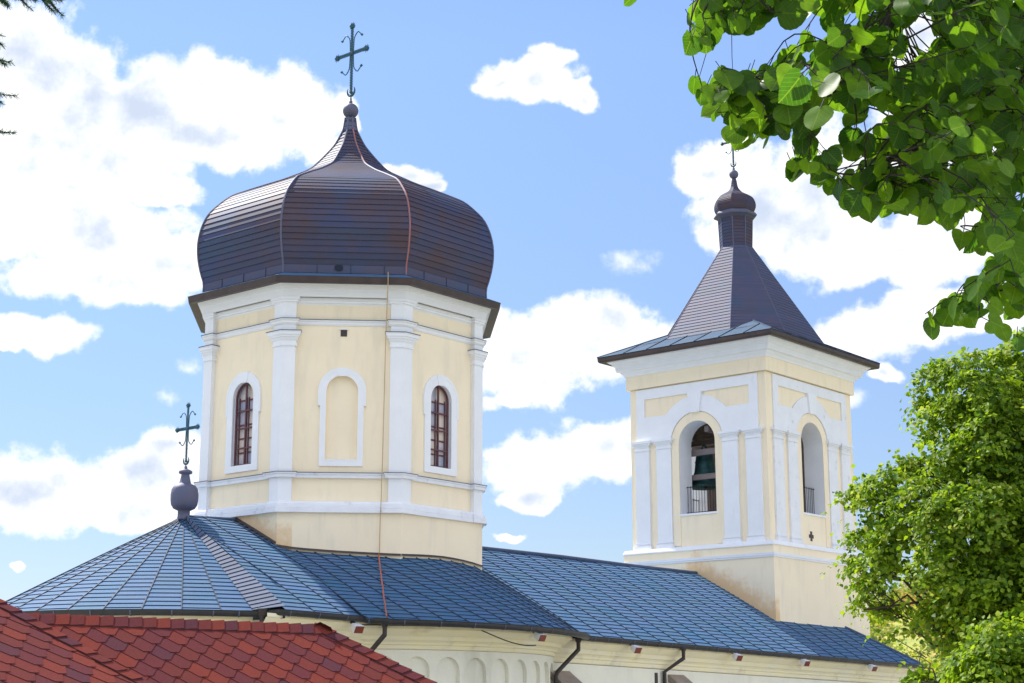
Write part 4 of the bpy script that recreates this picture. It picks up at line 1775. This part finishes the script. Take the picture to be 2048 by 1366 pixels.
# six-sided pavilion with the same shingles, nearer
Lp = at(285, 1366, 15.5) - Vector((0, 0, ZO))
EXP, PIT = 0.136, 0.345
S_G, AP, TH_G = 0.62, 2.35, R(15)
Ug = Vector((math.cos(TH_G), math.sin(TH_G), 0))
Dg = Vector((math.sin(TH_G), -math.cos(TH_G), 0))
tq = AP - 0.30
apex = Lp - (Ug * .577 + Dg) * tq + Vector((0, 0, S_G * tq))
pav = empty('pavilion', (apex.x, apex.y, 0), 'six-sided red hexagon shingle pavilion roof in the lower corner before the outbuilding', 'pavilion')
b, cb_ = MB(), MB()
Lw = AP * math.sqrt(1 + S_G ** 2)
cth = AP / Lw
pb = MB()
for i in range(6):
    rm = Matrix.Rotation(R(60 * i), 3, 'Z')
    U, Dn = rm @ Ug, rm @ Dg
    shingle_slope(b, apex, U, (Dn - Vector((0, 0, S_G))).normalized(), 0, 0, Lw, .577 * cth, .577 * cth)
    hd = U * .577 + Dn - Vector((0, 0, S_G))
    U2 = Matrix.Rotation(R(60), 3, 'Z') @ U
    D2 = Matrix.Rotation(R(60), 3, 'Z') @ Dn
    n1 = (Dn * S_G + Vector((0, 0, 1))).normalized()
    n2 = (D2 * S_G + Vector((0, 0, 1))).normalized()
    SA, SB = n1.cross(hd).normalized(), n2.cross(hd).normalized()
    if SA.dot(U) > 0:
        SA = -SA
    if SB.dot(U2) < 0:
        SB = -SB
    cap_run(cb_, apex + hd * AP, apex, SA, SB, 0.13)
    z0 = apex.z - S_G * AP
    mid = apex + Dn * (AP - .03)
    pb.box((mid.x, mid.y, z0 - .08), (2 * .577 * AP - .06, .04, .14), math.atan2(U.y, U.x))
    q_ = apex + (U * .577 + Dn) * (AP - .4)
    pb.box((q_.x, q_.y, (z0 - ZO) / 2), (.14, .14, z0 + ZO), math.atan2(U.y, U.x))
o1 = b.build('roof', [SHIN, SHIND, SHINE])
o2 = cb_.build('ridge_cap', [SHIN, SHIND])
o3 = pb.build('post_frame', LINTEL)
adopt(pav, o1, o2, o3)


# ------------------------------------------------------------------ foliage
def leaf_mesh(name, C, T, Nm, size, mats, midx=None, fold=0.15, parent=None):
    """many small folded leaves: centres, tip directions, normals, sizes (numpy arrays)"""
    C, T, Nm = np.asarray(C), np.asarray(T), np.asarray(Nm)
    T /= np.linalg.norm(T, axis=1, keepdims=True)
    S = np.cross(T, Nm)
    S /= np.linalg.norm(S, axis=1, keepdims=True) + 1e-9
    Nm = np.cross(S, T)
    sz = np.asarray(size)[:, None]
    pr = [(0, 0, 0), (.40, .16, 1), (.44, .52, 1), (0, 1, 0), (-.44, .52, 1), (-.40, .16, 1)]
    V = np.stack([C + sz * (S * x + T * y + Nm * (fold * z * abs(x) * 2 - .10 * (y - .4) ** 2)) for x, y, z in pr], 1)
    n = len(C)
    base = (np.arange(n) * 6)[:, None]
    F1 = base + np.array([0, 1, 2, 3])
    F2 = base + np.array([0, 3, 4, 5])
    Fc = np.stack([F1, F2], 1).reshape(-1, 4)
    return fast_mesh(name, V.reshape(-1, 3), Fc, mats, None if midx is None else np.repeat(midx, 2), parent)


def fast_mesh(name, V, Fc, mats, mi=None, parent=None, smooth=False):
    me = bpy.data.meshes.new(name)
    me.vertices.add(len(V))
    me.vertices.foreach_set('co', np.asarray(V, dtype=np.float32).ravel())
    k_ = Fc.shape[1]
    me.loops.add(Fc.size)
    me.loops.foreach_set('vertex_index', Fc.astype(np.int32).ravel())
    me.polygons.add(len(Fc))
    me.polygons.foreach_set('loop_start', np.arange(0, Fc.size, k_, dtype=np.int32))
    me.polygons.foreach_set('loop_total', np.full(len(Fc), k_, dtype=np.int32))
    for q_ in (mats if isinstance(mats, (list, tuple)) else [mats]):
        me.materials.append(q_)
    if mi is not None:
        me.polygons.foreach_set('material_index', np.asarray(mi, dtype=np.int32))
    if smooth:
        me.polygons.foreach_set('use_smooth', np.ones(len(Fc), dtype=bool))
    me.update(calc_edges=True)
    me.validate()
    o = bpy.data.objects.new(name, me)
    col.objects.link(o)
    if parent:
        o.parent = parent
    return o


def unit(n):
    v = rng.normal(size=(n, 3))
    return v / np.linalg.norm(v, axis=1, keepdims=True)


def crown(lobes, per_m2, lsize, bract=0.12):
    """lobes: (centre, radius). Leaves sit in flat drooping sprays over each lobe's outer shell, thinning inwards"""
    C, T, Nn, Sz, Mi = [], [], [], [], []
    for c, r in lobes:
        ns = max(5, int(4 * math.pi * r * r * per_m2))
        d = unit(ns)
        rr = r * (1 - 0.55 * rng.random(ns) ** 1.8) * (0.80 + 0.42 * rng.random(ns))
        cen = np.asarray(c) + d * rr[:, None] * np.array([1, 1, .85])
        for cc, dd in zip(cen, d):
            k_ = int(rng.integers(22, 44))
            out = dd * np.array([1, 1, .25]) + rng.normal(size=3) * .25
            out /= np.linalg.norm(out)
            nrm = np.array([0, 0, 1.0]) + dd * .55 + rng.normal(size=3) * .28
            nrm /= np.linalg.norm(nrm)
            side = np.cross(nrm, out)
            side /= np.linalg.norm(side)
            out = np.cross(side, nrm)
            a = rng.normal(size=(k_, 1)) * (.12 + .05 * rng.random())
            b_ = rng.normal(size=(k_, 1)) * .085
            h = rng.normal(size=(k_, 1)) * .026
            p = cc + out * a + side * b_ + nrm * h - np.array([0, 0, 1]) * (np.maximum(a, 0) ** 2) * 1.6
            nn = nrm * .95 + rng.normal(size=(k_, 3)) * .30
            tt = out * .55 + side * np.sign(b_) * .5 + rng.normal(size=(k_, 3)) * .35 + np.array([0, 0, -.35])
            C.append(p)
            Nn.append(nn)
            T.append(tt)
            Sz.append(lsize * (0.65 + 0.65 * rng.random(k_)))
            isb = rng.random() < bract and dd[2] > -.3
            Mi.append(np.where(rng.random(k_) < (0.45 if isb else 0.03), 1, 0))
    return np.concatenate(C), np.concatenate(T), np.concatenate(Nn), np.concatenate(Sz), np.concatenate(Mi)


def limb(mb, a, c, r0, r1, n=7, wob=0.12):
    a, c = Vector(a), Vector(c)
    ln = (c - a).length
    pts, rr = [], []
    for i in range(n + 1):
        t = i / n
        p = a.lerp(c, t) + Vector((0, 0, ln * .10 * math.sin(math.pi * t)))
        if 0 < i < n:
            p += Vector(tuple(rng.normal(size=3) * wob * ln * .12))
        pts.append(p)
        rr.append(r0 + (r1 - r0) * t)
    mb.tube(pts, rr, 6)


def zoff(v):
    return Vector((v.x, v.y, v.z - ZO))


# the linden beside the bell tower
D_T = 26.0
LB = [(1930, 735, 40, -.3), (1878, 752, 36, .2), (1850, 790, 26, .3), (1960, 790, 62, -.6), (2035, 745, 60, .2), (1890, 835, 46, -.4), (1985, 880, 66, -.9),
      (1905, 925, 50, -.7), (1850, 935, 30, .1), (1806, 938, 26, .2), (1770, 965, 32, -.2), (1726, 968, 22, .3), (1702, 1000, 22, .4), (1745, 1020, 32, 0), (1830, 1000, 45, -.8),
      (1885, 1045, 50, -1.2), (1790, 1075, 42, -.5), (1965, 1020, 70, -1.3), (1715, 1085, 28, .2), (1700, 1130, 20, .4), (1755, 1130, 36, -.4), (1740, 1180, 28, .3), (1728, 1208, 14, .5),
      (1880, 1130, 48, -1.2), (1960, 1150, 62, -1.2), (2045, 990, 75, -.8), (2055, 1130, 75, -.8), (2045, 870, 75, -.4), (1785, 1225, 26, .5), (1820, 1258, 18, .5), (1895, 1210, 36, -.6), (1800, 1140, 24, .3),
      (2125, 800, 80, 0), (2140, 950, 100, -.6), (2160, 1100, 100, -.6), (2220, 900, 90, .6), (2250, 1060, 100, .6), (2080, 700, 56, .8), (2210, 1200, 90, .3),
      (1900, 1262, 34, -.4), (1950, 1285, 42, -.4), (1860, 1240, 26, -.3), (1980, 1232, 52, -.5), (2050, 1225, 56, -.6), (1935, 1225, 34, -.8), (2045, 1290, 50, -.4),
      (1950, 850, 66, 1.6), (2050, 950, 90, 2.2), (1915, 1000, 60, 1.8), (2000, 1120, 80, 2.2), (2120, 1050, 100, 2.4), (1800, 1050, 40, 1.5), (2030, 800, 64, 1.6)]
lobes = []
for px, py, r, dz in LB:
    c = at(px, py, D_T + dz)
    lobes.append((np.array(zoff(c)) + np.array([0, 0, ZO]), r * D_T / FPX * 1.06))
tree_base = at(2035, 1437, D_T + .4)
tree_base.z = 0
tree = empty('linden_tree', tree_base, 'full yellow-green linden standing in front of the bell tower', 'tree')
Cq, Tq, Nq, Sq, Mq = crown(lobes, 15, 0.075, .28)
cr1 = leaf_mesh('crown', Cq, Tq, Nq, Sq, [LEAFM, BRACT], Mq)
b = MB()
tb = zoff(tree_base)
top = zoff(at(1990, 850, D_T + .3))
trunk_pts = [tb, tb + Vector((.05, 0, 1.2)), tb + Vector((-.05, .05, 2.4)), tb.lerp(top, .6) + Vector((.1, 0, 0)), top]
b.tube(trunk_pts, [.24, .19, .16, .10, .03], 10)
for (px, py, r, dz) in LB:
    tgt = zoff(at(px, py, D_T + dz))
    hgt = max(1.0, tgt.z + ZO - rng.uniform(.5, 1.3))
    tt = min(.95, hgt / (top.z + ZO))
    src = tb.lerp(top, tt * .9)
    limb(b, src, tgt, .055 * (1 - tt * .5) + .01, .008, 7, .5)
    for q_ in range(5):
        e_ = tgt + Vector(tuple(unit(1)[0])) * r * D_T / FPX * .9
        limb(b, tgt.lerp(src, rng.uniform(.05, .3)), e_, .014, .004, 4, .5)
tr1 = b.build('trunk', BARK)
adopt(tree, cr1, tr1)

# a younger tree below and beside it
D_Y = 23.5
LY = [(1965, 1275, 30, 0), (2015, 1285, 52, -.5), (1945, 1318, 34, -.2), (1975, 1345, 50, -.8), (2045, 1350, 58, -.4), (1915, 1356, 26, .1), (1868, 1362, 18, .2), (1835, 1352, 13, .2),
      (2100, 1300, 70, 0), (1960, 1420, 60, -.4), (2030, 1420, 80, 0), (2060, 1250, 45, .4), (1990, 1330, 50, 1.0)]
lobes = [(np.array(at(px, py, D_Y + dz)), r * D_Y / FPX * 1.05) for px, py, r, dz in LY]
yb = at(1960, 1437, D_Y)
yb.z = 0
young = empty('young_tree', yb, 'fresh green young tree low in the corner under the linden', 'tree')
Cq, Tq, Nq, Sq, Mq = crown(lobes, 16, 0.078, .10)
cr2 = leaf_mesh('crown', Cq, Tq, Nq, Sq, [LEAFM, BRACT], Mq)
b = MB()
y0 = zoff(yb)
b.tube([y0, y0 + Vector((0, .05, 1.0)), y0 + Vector((.05, 0, 2.6))], [.10, .07, .03], 8)
for px, py, r, dz in LY:
    limb(b, y0 + Vector((0, 0, rng.uniform(.8, 1.8))), zoff(at(px, py, D_Y + dz)), .025, .006, 6, .6)
for px, py in ((1785, 1275), (1815, 1300)):
    limb(b, zoff(at(1880, 1380, D_Y)), zoff(at(px, py, D_Y + rng.uniform(-.3, .3))), .014, .004, 6, .7)
tr2 = b.build('trunk', BARK)
adopt(young, cr2, tr2)


# the linden overhead, whose branches hang into the view
def big_leaves(name, C, T, Nm, size, m):
    ts = np.array([0, .04, .09, .16, .24, .33, .42, .51, .60, .69, .77, .84, .90, .95, 1.0])
    ws = np.array([.16, .31, .41, .475, .51, .525, .52, .50, .465, .41, .34, .26, .165, .07, 0.0])
    C, T, Nm = np.asarray(C), np.asarray(T), np.asarray(Nm)
    T /= np.linalg.norm(T, axis=1, keepdims=True)
    S = np.cross(T, Nm)
    S /= np.linalg.norm(S, axis=1, keepdims=True) + 1e-9
    Nm = np.cross(S, T)
    n = len(C)
    sz = np.asarray(size)[:, None]
    fold = rng.uniform(.0, .42, (n, 1))
    curl = rng.uniform(-.45, .35, (n, 1))
    wav = rng.uniform(0, .05, (n, 1))
    ph = rng.uniform(0, 6, (n, 1))
    curl = np.where(rng.random((n, 1)) < .18, curl * 2.6, curl)
    asym = rng.uniform(.9, 1.1, (n, 1))
    cols = []
    for side, fr in ((-1, 1.0), (-1, .55), (0, 0), (1, .55), (1, 1.0)):
        for i, (t, w_) in enumerate(zip(ts, ws)):
            ser = (1 + .018 * (-1) ** i) if fr == 1 else 1
            x = side * fr * w_ * ser * (asym if side > 0 else 2 - asym)
            y = t - (.10 * fr * (1 - t) ** 6 if side else 0) - .07
            zq = fold * np.abs(x) + curl * (t - .3) ** 2 - .35 * fold * x * x + wav * np.sin(ph + t * 9 + side * 2) * fr
            cols.append(C + sz * (S * x + T * y + Nm * zq))
    V = np.stack(cols, 1)
    nt_ = len(ts)
    fc = []
    for s_ in range(4):
        for i in range(nt_ - 1):
            fc.append((s_ * nt_ + i, (s_ + 1) * nt_ + i, (s_ + 1) * nt_ + i + 1, s_ * nt_ + i + 1))
    fc = np.array(fc)
    Fc = ((np.arange(n) * (5 * nt_))[:, None, None] + fc[None]).reshape(-1, 4)
    o = fast_mesh(name, V.reshape(-1, 3), Fc, m, None, None, True)
    uvt = []
    for side, fr in ((-1, 1.0), (-1, .55), (0, 0), (1, .55), (1, 1.0)):
        for t, w_ in zip(ts, ws):
            uvt.append((side * fr * w_ + .5, t))
    uvt = np.array(uvt, dtype=np.float32)
    lay = o.data.uv_layers.new(name='leaf_uv')
    if len(o.data.loops) == Fc.size:
        lay.data.foreach_set('uv', uvt[Fc.ravel() % (5 * nt_)].ravel())
    return o


def inside(p, poly):
    x, y = p
    r = False
    for i in range(len(poly)):
        (x1, y1), (x2, y2) = poly[i], poly[i - 1]
        if (y1 > y) != (y2 > y) and x < (x2 - x1) * (y - y1) / (y2 - y1) + x1:
            r = not r
    return r


REG = [(1415, 30), (1425, -60), (2500, -300), (2500, 520), (2300, 640), (2060, 640), (1985, 625), (1950, 610), (1985, 560), (1960, 500), (1880, 440), (1790, 400), (1725, 395), (1660, 345),
       (1610, 325), (1650, 290), (1560, 262), (1470, 250), (1455, 205), (1430, 185), (1540, 150), (1600, 95), (1590, 40), (1520, 20), (1460, 45)]
HOLES = [(1838, 60, 56, 56), (1500, 118, 85, 46), (1672, 262, 40, 40), (1610, 150, 26, 26), (1745, 240, 26, 30), (1960, 440, 30, 34), (1720, 60, 22, 26), (1900, 560, 60, 45), (1800, 120, 24, 22), (1570, 55, 20, 30), (1700, 215, 16, 16)]
TIPS = [(1275, 2), (1300, -8), (1378, 95), (1420, 70), (1445, 30), (1488, 48), (1398, 178), (1425, 195), (1465, 265), (1485, 250), (1545, 268), (1500, 265), (1585, 315), (1566, 350), (1600, 345), (1645, 385),
        (1690, 385), (1730, 425), (1745, 415), (1800, 420), (1860, 445), (1915, 485), (1930, 470), (1850, 650), (1868, 655), (1905, 630), (1960, 655), (1985, 650), (2035, 675), (1925, 600),
        (1945, 590), (2010, 600), (2040, 560), (1500, 170), (1530, 200)]
OUTL = [(1370, 92), (1388, 40), (1410, -30), (1255, -30), (1255, 6), (1300, 8), (1330, -40), (2600, -900), (2700, 700), (2060, 705), (2000, 668), (1960, 670), (1910, 645), (1862, 668), (1832, 640), (1895, 605),
        (1925, 575), (1965, 555), (1985, 520), (1990, 498), (1930, 490), (1855, 458), (1790, 428), (1722, 432), (1695, 400), (1645, 385), (1630, 365), (1565, 352), (1570, 330), (1610, 300), (1585, 270), (1548, 288), (1480, 284),
        (1445, 275), (1440, 240), (1400, 205), (1380, 180), (1400, 160), (1480, 150), (1515, 125), (1575, 110), (1610, 75), (1585, 30), (1545, 20), (1500, 60), (1450, 50), (1425, 85), (1400, 105)]
GAPS = [(1840, 66, 30, 34), (1500, 108, 55, 22), (1668, 250, 28, 34), (1612, 160, 18, 22), (1745, 232, 24, 28), (1800, 130, 22, 20), (1705, 52, 14, 24), (1945, 430, 18, 22), (1560, 225, 12, 14), (1640, 60, 14, 18),
        (1700, 330, 18, 14), (1790, 330, 16, 14), (1900, 330, 14, 18), (1960, 600, 18, 14), (2010, 570, 20, 16), (1760, 20, 14, 12), (1880, 150, 14, 12), (1590, 205, 12, 10)]


def to_px(P):
    d = Vector((P.x, P.y, P.z + ZO)) - CAM
    z = d.dot(fw)
    return 1024 + FPX * d.dot(rt) / z, 683 - FPX * d.dot(upv) / z


LIMBS = [[(2600, 250, 5.9), (2330, 30, 5.3), (2100, -40, 5.0), (1930, -60, 4.8), (1830, -40, 4.6), (1765, 60, 4.5), (1730, 130, 4.5), (1660, 180, 4.4), (1570, 215, 4.3)],
         [(2330, 30, 5.3), (2150, 150, 4.9), (2020, 220, 4.7), (1900, 270, 4.6), (1800, 310, 4.5), (1720, 350, 4.4)],
         [(2330, 30, 5.3), (2230, 280, 5.1), (2120, 420, 4.9), (2030, 520, 4.8), (1980, 590, 4.7)],
         [(2330, 30, 5.3), (2080, -180, 4.9), (1800, -160, 4.6), (1600, -70, 4.4), (1490, -20, 4.3), (1400, -10, 4.3)],
         [(2100, -40, 5.0), (2040, 80, 5.2), (1950, 150, 5.3), (1850, 200, 5.4)]]
b = MB()
nodes = []
for li, lm in enumerate(LIMBS):
    pts = [zoff(at(px, py, d)) for px, py, d in lm]
    dense = []
    for a, c in zip(pts[:-1], pts[1:]):
        for k_ in range(4):
            dense.append(a.lerp(c, k_ / 4) + Vector(tuple(rng.normal(size=3) * .012)))
    dense.append(pts[-1])
    n = len(dense)
    r0 = .036 if li == 0 else .015
    b.tube(dense, [r0 * (1 - .88 * i / (n - 1)) for i in range(n)], 7)
    nodes += dense[6:] if li == 0 else dense[2:]
targets = []
while len(targets) < 280:
    p = (rng.uniform(1380, 2060), rng.uniform(-70, 650))
    if rng.random() > .22 + .78 * max(0, min(1, (p[0] - 1450) / 420)) ** 1.3:
        continue
    if inside(p, REG) and not any(((p[0] - hx) / ha) ** 2 + ((p[1] - hy) / hb) ** 2 < 1 for hx, hy, ha, hb in HOLES):
        targets.append((p[0], p[1] - 26, 4.75 + rng.normal() * .42))
n_in = len(targets)
while len(targets) < n_in + 120:
    p = (rng.uniform(1500, 2500), rng.uniform(-420, 560))
    if inside(p, REG) or p[1] < -80:
        if p[0] > 2060 or p[1] < -80:
            targets.append((p[0], p[1], 4.9 + rng.normal() * .55))
targets += [(rng.uniform(1550, 2500), rng.uniform(-750, -120), 5.6 + rng.normal() * .6) for _ in range(110)]
targets += [(x, y - 22, 4.45 + rng.normal() * .12) for x, y in TIPS]
# a few leafy ends in the deep shade to the right
targets += [(rng.uniform(1780, 2080), rng.uniform(-120, 300), 5.7 + rng.normal() * .4) for _ in range(60)]
targets += [(rng.uniform(1375, 1510), rng.uniform(-10, 62), 4.45 + rng.normal() * .2) for _ in range(30)]
targets += [(rng.uniform(1400, 1570), rng.uniform(140, 238), 4.45 + rng.normal() * .2) for _ in range(42)]
targets += [(x_ := rng.uniform(1580, 1780), 275 + (x_ - 1580) * .55 + rng.uniform(-25, 25), 4.5 + rng.normal() * .2) for _ in range(32)]
LC, LT, LN, LS = [], [], [], []
for px, py, d in targets:
    tgt = zoff(at(px, py, d))
    nd = sorted(nodes, key=lambda q_: (q_ - tgt).length + max(0, tgt.z - q_.z) * .6)[int(rng.integers(0, 3))]
    ln = (tgt - nd).length
    pts = []
    m_ = 8
    side = Vector(tuple(rng.normal(size=3))) * .06
    for i in range(m_ + 1):
        t = i / m_
        pts.append(nd.lerp(tgt, t) + Vector((0, 0, ln * .12 * math.sin(math.pi * t))) + side * math.sin(math.pi * t))
    hits = 0
    for q_ in pts:
        ux, uy = to_px(q_)
        hits += any(((ux - hx) / ha) ** 2 + ((uy - hy) / hb) ** 2 < 1.6 for hx, hy, ha, hb in GAPS[:4])
    if hits >= 2:
        continue
    n_before, n_try = len(LC), 0
    # leaves at intervals back from the tip
    s_ = 0.0
    back = [pts[-1]]
    while s_ < min(ln * .8, .42):
        t = 1 - s_ / max(ln, 1e-3)
        p = nd.lerp(tgt, t) + Vector((0, 0, ln * .12 * math.sin(math.pi * t))) + side * math.sin(math.pi * t)
        dirv_ = (tgt - nd).normalized()
        lat = dirv_.cross(Vector((0, 0, 1)))
        lat = lat.normalized() if lat.length > .1 else Vector((1, 0, 0))
        sg = 1 if len(LC) % 2 else -1
        rv = Vector(tuple(rng.normal(size=3)))
        td = (dirv_ * .45 + lat * sg * .55 + Vector((0, 0, -.75)) + rv * .32).normalized()
        base = p + (lat * sg * .4 + Vector((0, 0, -.5)) + dirv_ * .3 + rv * .2).normalized() * rng.uniform(.02, .045)
        nn = Vector(tuple(rng.normal(size=3))) * .62 + (-fw) * .85 + Vector((0, 0, .35))
        lsz = (rng.uniform(.050, .080) * (.72 if rng.random() < .3 else 1) if s_ > .02 else rng.uniform(.042, .064))
        s_ += rng.uniform(.030, .054)
        n_try += 1
        qx, qy = to_px(base + td * lsz * .45)
        if qx < 2075 and -40 < qy < 720 and (not inside((qx, qy), OUTL) or any(((qx - hx) / ha) ** 2 + ((qy - hy) / hb) ** 2 < 1.75 for hx, hy, ha, hb in GAPS)):
            continue
        b.tube([p, base], .0014, 3, caps=False)
        LC.append(base)
        LT.append(td)
        LN.append(nn)
        LS.append(lsz)
    tx, ty = to_px(tgt)
    if len(LC) - n_before >= max(2, .6 * n_try) and not any(((tx - hx) / ha) ** 2 + ((ty - hy) / hb) ** 2 < 1.2 for hx, hy, ha, hb in GAPS):
        b.tube(pts, [.0034 - .0022 * i / m_ for i in range(m_ + 1)], 4)
leafC = np.array([tuple(v) for v in LC]) + np.array([0, 0, ZO])
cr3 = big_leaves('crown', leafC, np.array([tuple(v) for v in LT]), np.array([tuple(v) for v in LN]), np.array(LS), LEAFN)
tk = at(2760, 400, 6.3)
tk.z = 0
over = empty('linden_tree', tk, 'overhanging linden with large heart-shaped leaves hanging into the upper view', 'tree')
tb = zoff(tk)
b.tube([tb, tb + Vector((.03, .02, 1.0)), tb + Vector((0, .05, 2.2)), zoff(at(2600, 250, 5.9)), zoff(at(2600, 250, 5.9)) + Vector((.2, .1, 1.6))], [.21, .17, .14, .08, .03], 10)
tr3 = b.build('trunk', TWIG)
adopt(over, cr3, tr3)

# spruce whose branch ends reach in at the upper left
D_S = 8.0
sp = at(-330, 300, D_S + .4)
sp.z = 0
spruce = empty('spruce_tree', sp, 'dark green spruce reaching in with needled branch ends', 'tree')
b = MB()
s0 = zoff(sp)
b.tube([s0, s0 + Vector((0, 0, 3)), s0 + Vector((0, 0, 8))], [.17, .13, .02], 10)
NC, NT, NNm = [], [], []


def spruce_branch(a, c, sag=.15, sub=True, dens=260):
    a, c = Vector(a), Vector(c)
    ln = (c - a).length
    f = lambda t: a.lerp(c, t) + Vector((0, 0, -sag * ln * math.sin(math.pi * t * .8)))
    b.tube([f(i / 7) for i in range(8)], [.011 - .009 * i / 7 for i in range(8)], 5)
    n = int(ln * dens)
    dr = (c - a).normalized()
    for _ in range(n):
        t = rng.uniform(.15, 1.0)
        NC.append(tuple(f(t)))
        v = dr * .9 + Vector(tuple(unit(1)[0])) * .95
        NT.append(tuple(v))
        NNm.append(tuple(unit(1)[0]))
    if sub:
        for k_ in range(int(ln / .07)):
            t = rng.uniform(.25, .95)
            p = f(t)
            sd_ = dr.cross(Vector((0, 0, 1))).normalized() * (1 if k_ % 2 else -1)
            e_ = p + (sd_ * .8 + dr * .7 + Vector((0, 0, -.35))).normalized() * rng.uniform(.10, .24) * (1.15 - t * .75)
            spruce_branch(p, e_, .1, False, 1100)


for px, py, dz, sx0 in ((22, 112, 0, 60), (34, 180, .1, 150), (30, 252, -.1, 230), (-8, 75, .1, 20), (-15, 15, 0, -60), (100, -16, .1, -130), (72, -12, .15, -140), (125, -14, 0, -120),
                        (5, 60, .15, 0), (-40, 140, .2, 80), (-45, 215, 0, 150)):
    tgt = zoff(at(px, py, D_S + dz))
    a_ = Vector((s0.x, s0.y, zoff(at(-330, sx0 - 60, D_S + .4)).z))
    spruce_branch(a_.lerp(tgt, .25), tgt, .08, True, 900)
for i in range(84):
    z = 1.6 + 6.0 * i / 84
    a_ = s0 + Vector((0, 0, z))
    an = rng.uniform(0, 6.28)
    ln = .95 * (1 - z / 8.6) + .25
    if 1.2 < z < 7:
        e_ = a_ + Vector((math.cos(an) * ln, math.sin(an) * ln, -.25))
        d_ = e_ - (CAM - Vector((0, 0, ZO)))
        if d_.dot(fw) > 0 and d_.dot(rt) / d_.dot(fw) > -1040 / FPX:
            continue
        spruce_branch(a_, e_, .1, True, 200)
V, Fq = [], []
NC, NT, NNm = np.array(NC) + np.array([0, 0, ZO]), np.array(NT), np.array(NNm)
NT /= np.linalg.norm(NT, axis=1, keepdims=True)
Sd = np.cross(NT, NNm)
Sd /= np.linalg.norm(Sd, axis=1, keepdims=True)
ln_ = rng.uniform(.016, .030, (len(NC), 1))
Vn = np.stack([NC - Sd * .0013, NC + Sd * .0013, NC + NT * ln_ + Sd * .0007, NC + NT * ln_ - Sd * .0007], 1)
Fn = (np.arange(len(NC)) * 4)[:, None] + np.array([0, 1, 2, 3])
cr4 = fast_mesh('needles', Vn.reshape(-1, 3), Fn, NEED)
tr4 = b.build('trunk', TWIG)
adopt(spruce, cr4, tr4)

# ------------------------------------------------------------------ distant hillside with a far wood
HD = 300.0
hx = MB()
cen = at(1950, 1437, HD)
hx_a = math.atan2(cen.y - CAM.y, cen.x - CAM.x)


def hill_z(r, a):
    t = max(0.0, min(1.0, (r - 130) / 260))
    s_ = t * t * (3 - 2 * t)
    return -0.05 + s_ * (27 * math.exp(-((a - hx_a + .03) / .16) ** 2) + 4 + 1.5 * math.sin(a * 40) + 1.2 * math.sin(r * .05 + a * 25))


V, Fq = [], []
na, nr_ = 70, 30
for i in range(na + 1):
    a = hx_a - .62 + 1.24 * i / na
    for j in range(nr_ + 1):
        r = 120 + 420 * j / nr_
        V.append((CAM.x + r * math.cos(a), CAM.y + r * math.sin(a), hill_z(r, a)))
for i in range(na):
    for j in range(nr_):
        k_ = i * (nr_ + 1) + j
        Fq.append((k_, k_ + nr_ + 1, k_ + nr_ + 2, k_ + 1))
hill = fast_mesh('hillside', np.array(V), np.array(Fq), mat('hill_meadow', (0.30, 0.34, 0.06), (0.46, 0.34, 0.09), 0.95, scale=0.06, c3=(0.16, 0.26, 0.05), scale3=.09), None, None, True)
hill['kind'] = 'structure'
HC, HT, HN, HS, HM = [], [], [], [], []
for _ in range(420):
    a = hx_a + rng.uniform(-.13, .10)
    r = rng.uniform(170, 400)
    zc = hill_z(r, a)
    hgt = rng.uniform(2.0, 5.0)
    n = 130
    p = np.array([CAM.x + r * math.cos(a), CAM.y + r * math.sin(a), zc + hgt * .5]) + rng.normal(size=(n, 3)) * np.array([hgt * .3, hgt * .3, hgt * .25])
    HC.append(p)
    HT.append(unit(n))
    HN.append(unit(n) + np.array([0, 0, .6]))
    HS.append(np.full(n, hgt * .13))
    HM.append(np.full(n, int(rng.choice([0, 0, 0, 1, 1, 1, 1, 2]))))
wood = leaf_mesh('far_wood', np.concatenate(HC), np.concatenate(HT), np.concatenate(HN), np.concatenate(HS), [FARW, leaf_mat('far_yellow_leaf', (0.26, 0.32, 0.03), (0.40, 0.42, 0.05), (1.6, 1.6, 1.0), .4, .7), leaf_mat('far_tan_leaf', (0.45, 0.28, 0.06), (0.50, 0.34, 0.08), (1.3, 1.2, 1.0), .3, .8)], np.concatenate(HM))
tag(wood, 'far sunlit wood covering the hillside behind the church', 'wood', None, 'stuff')
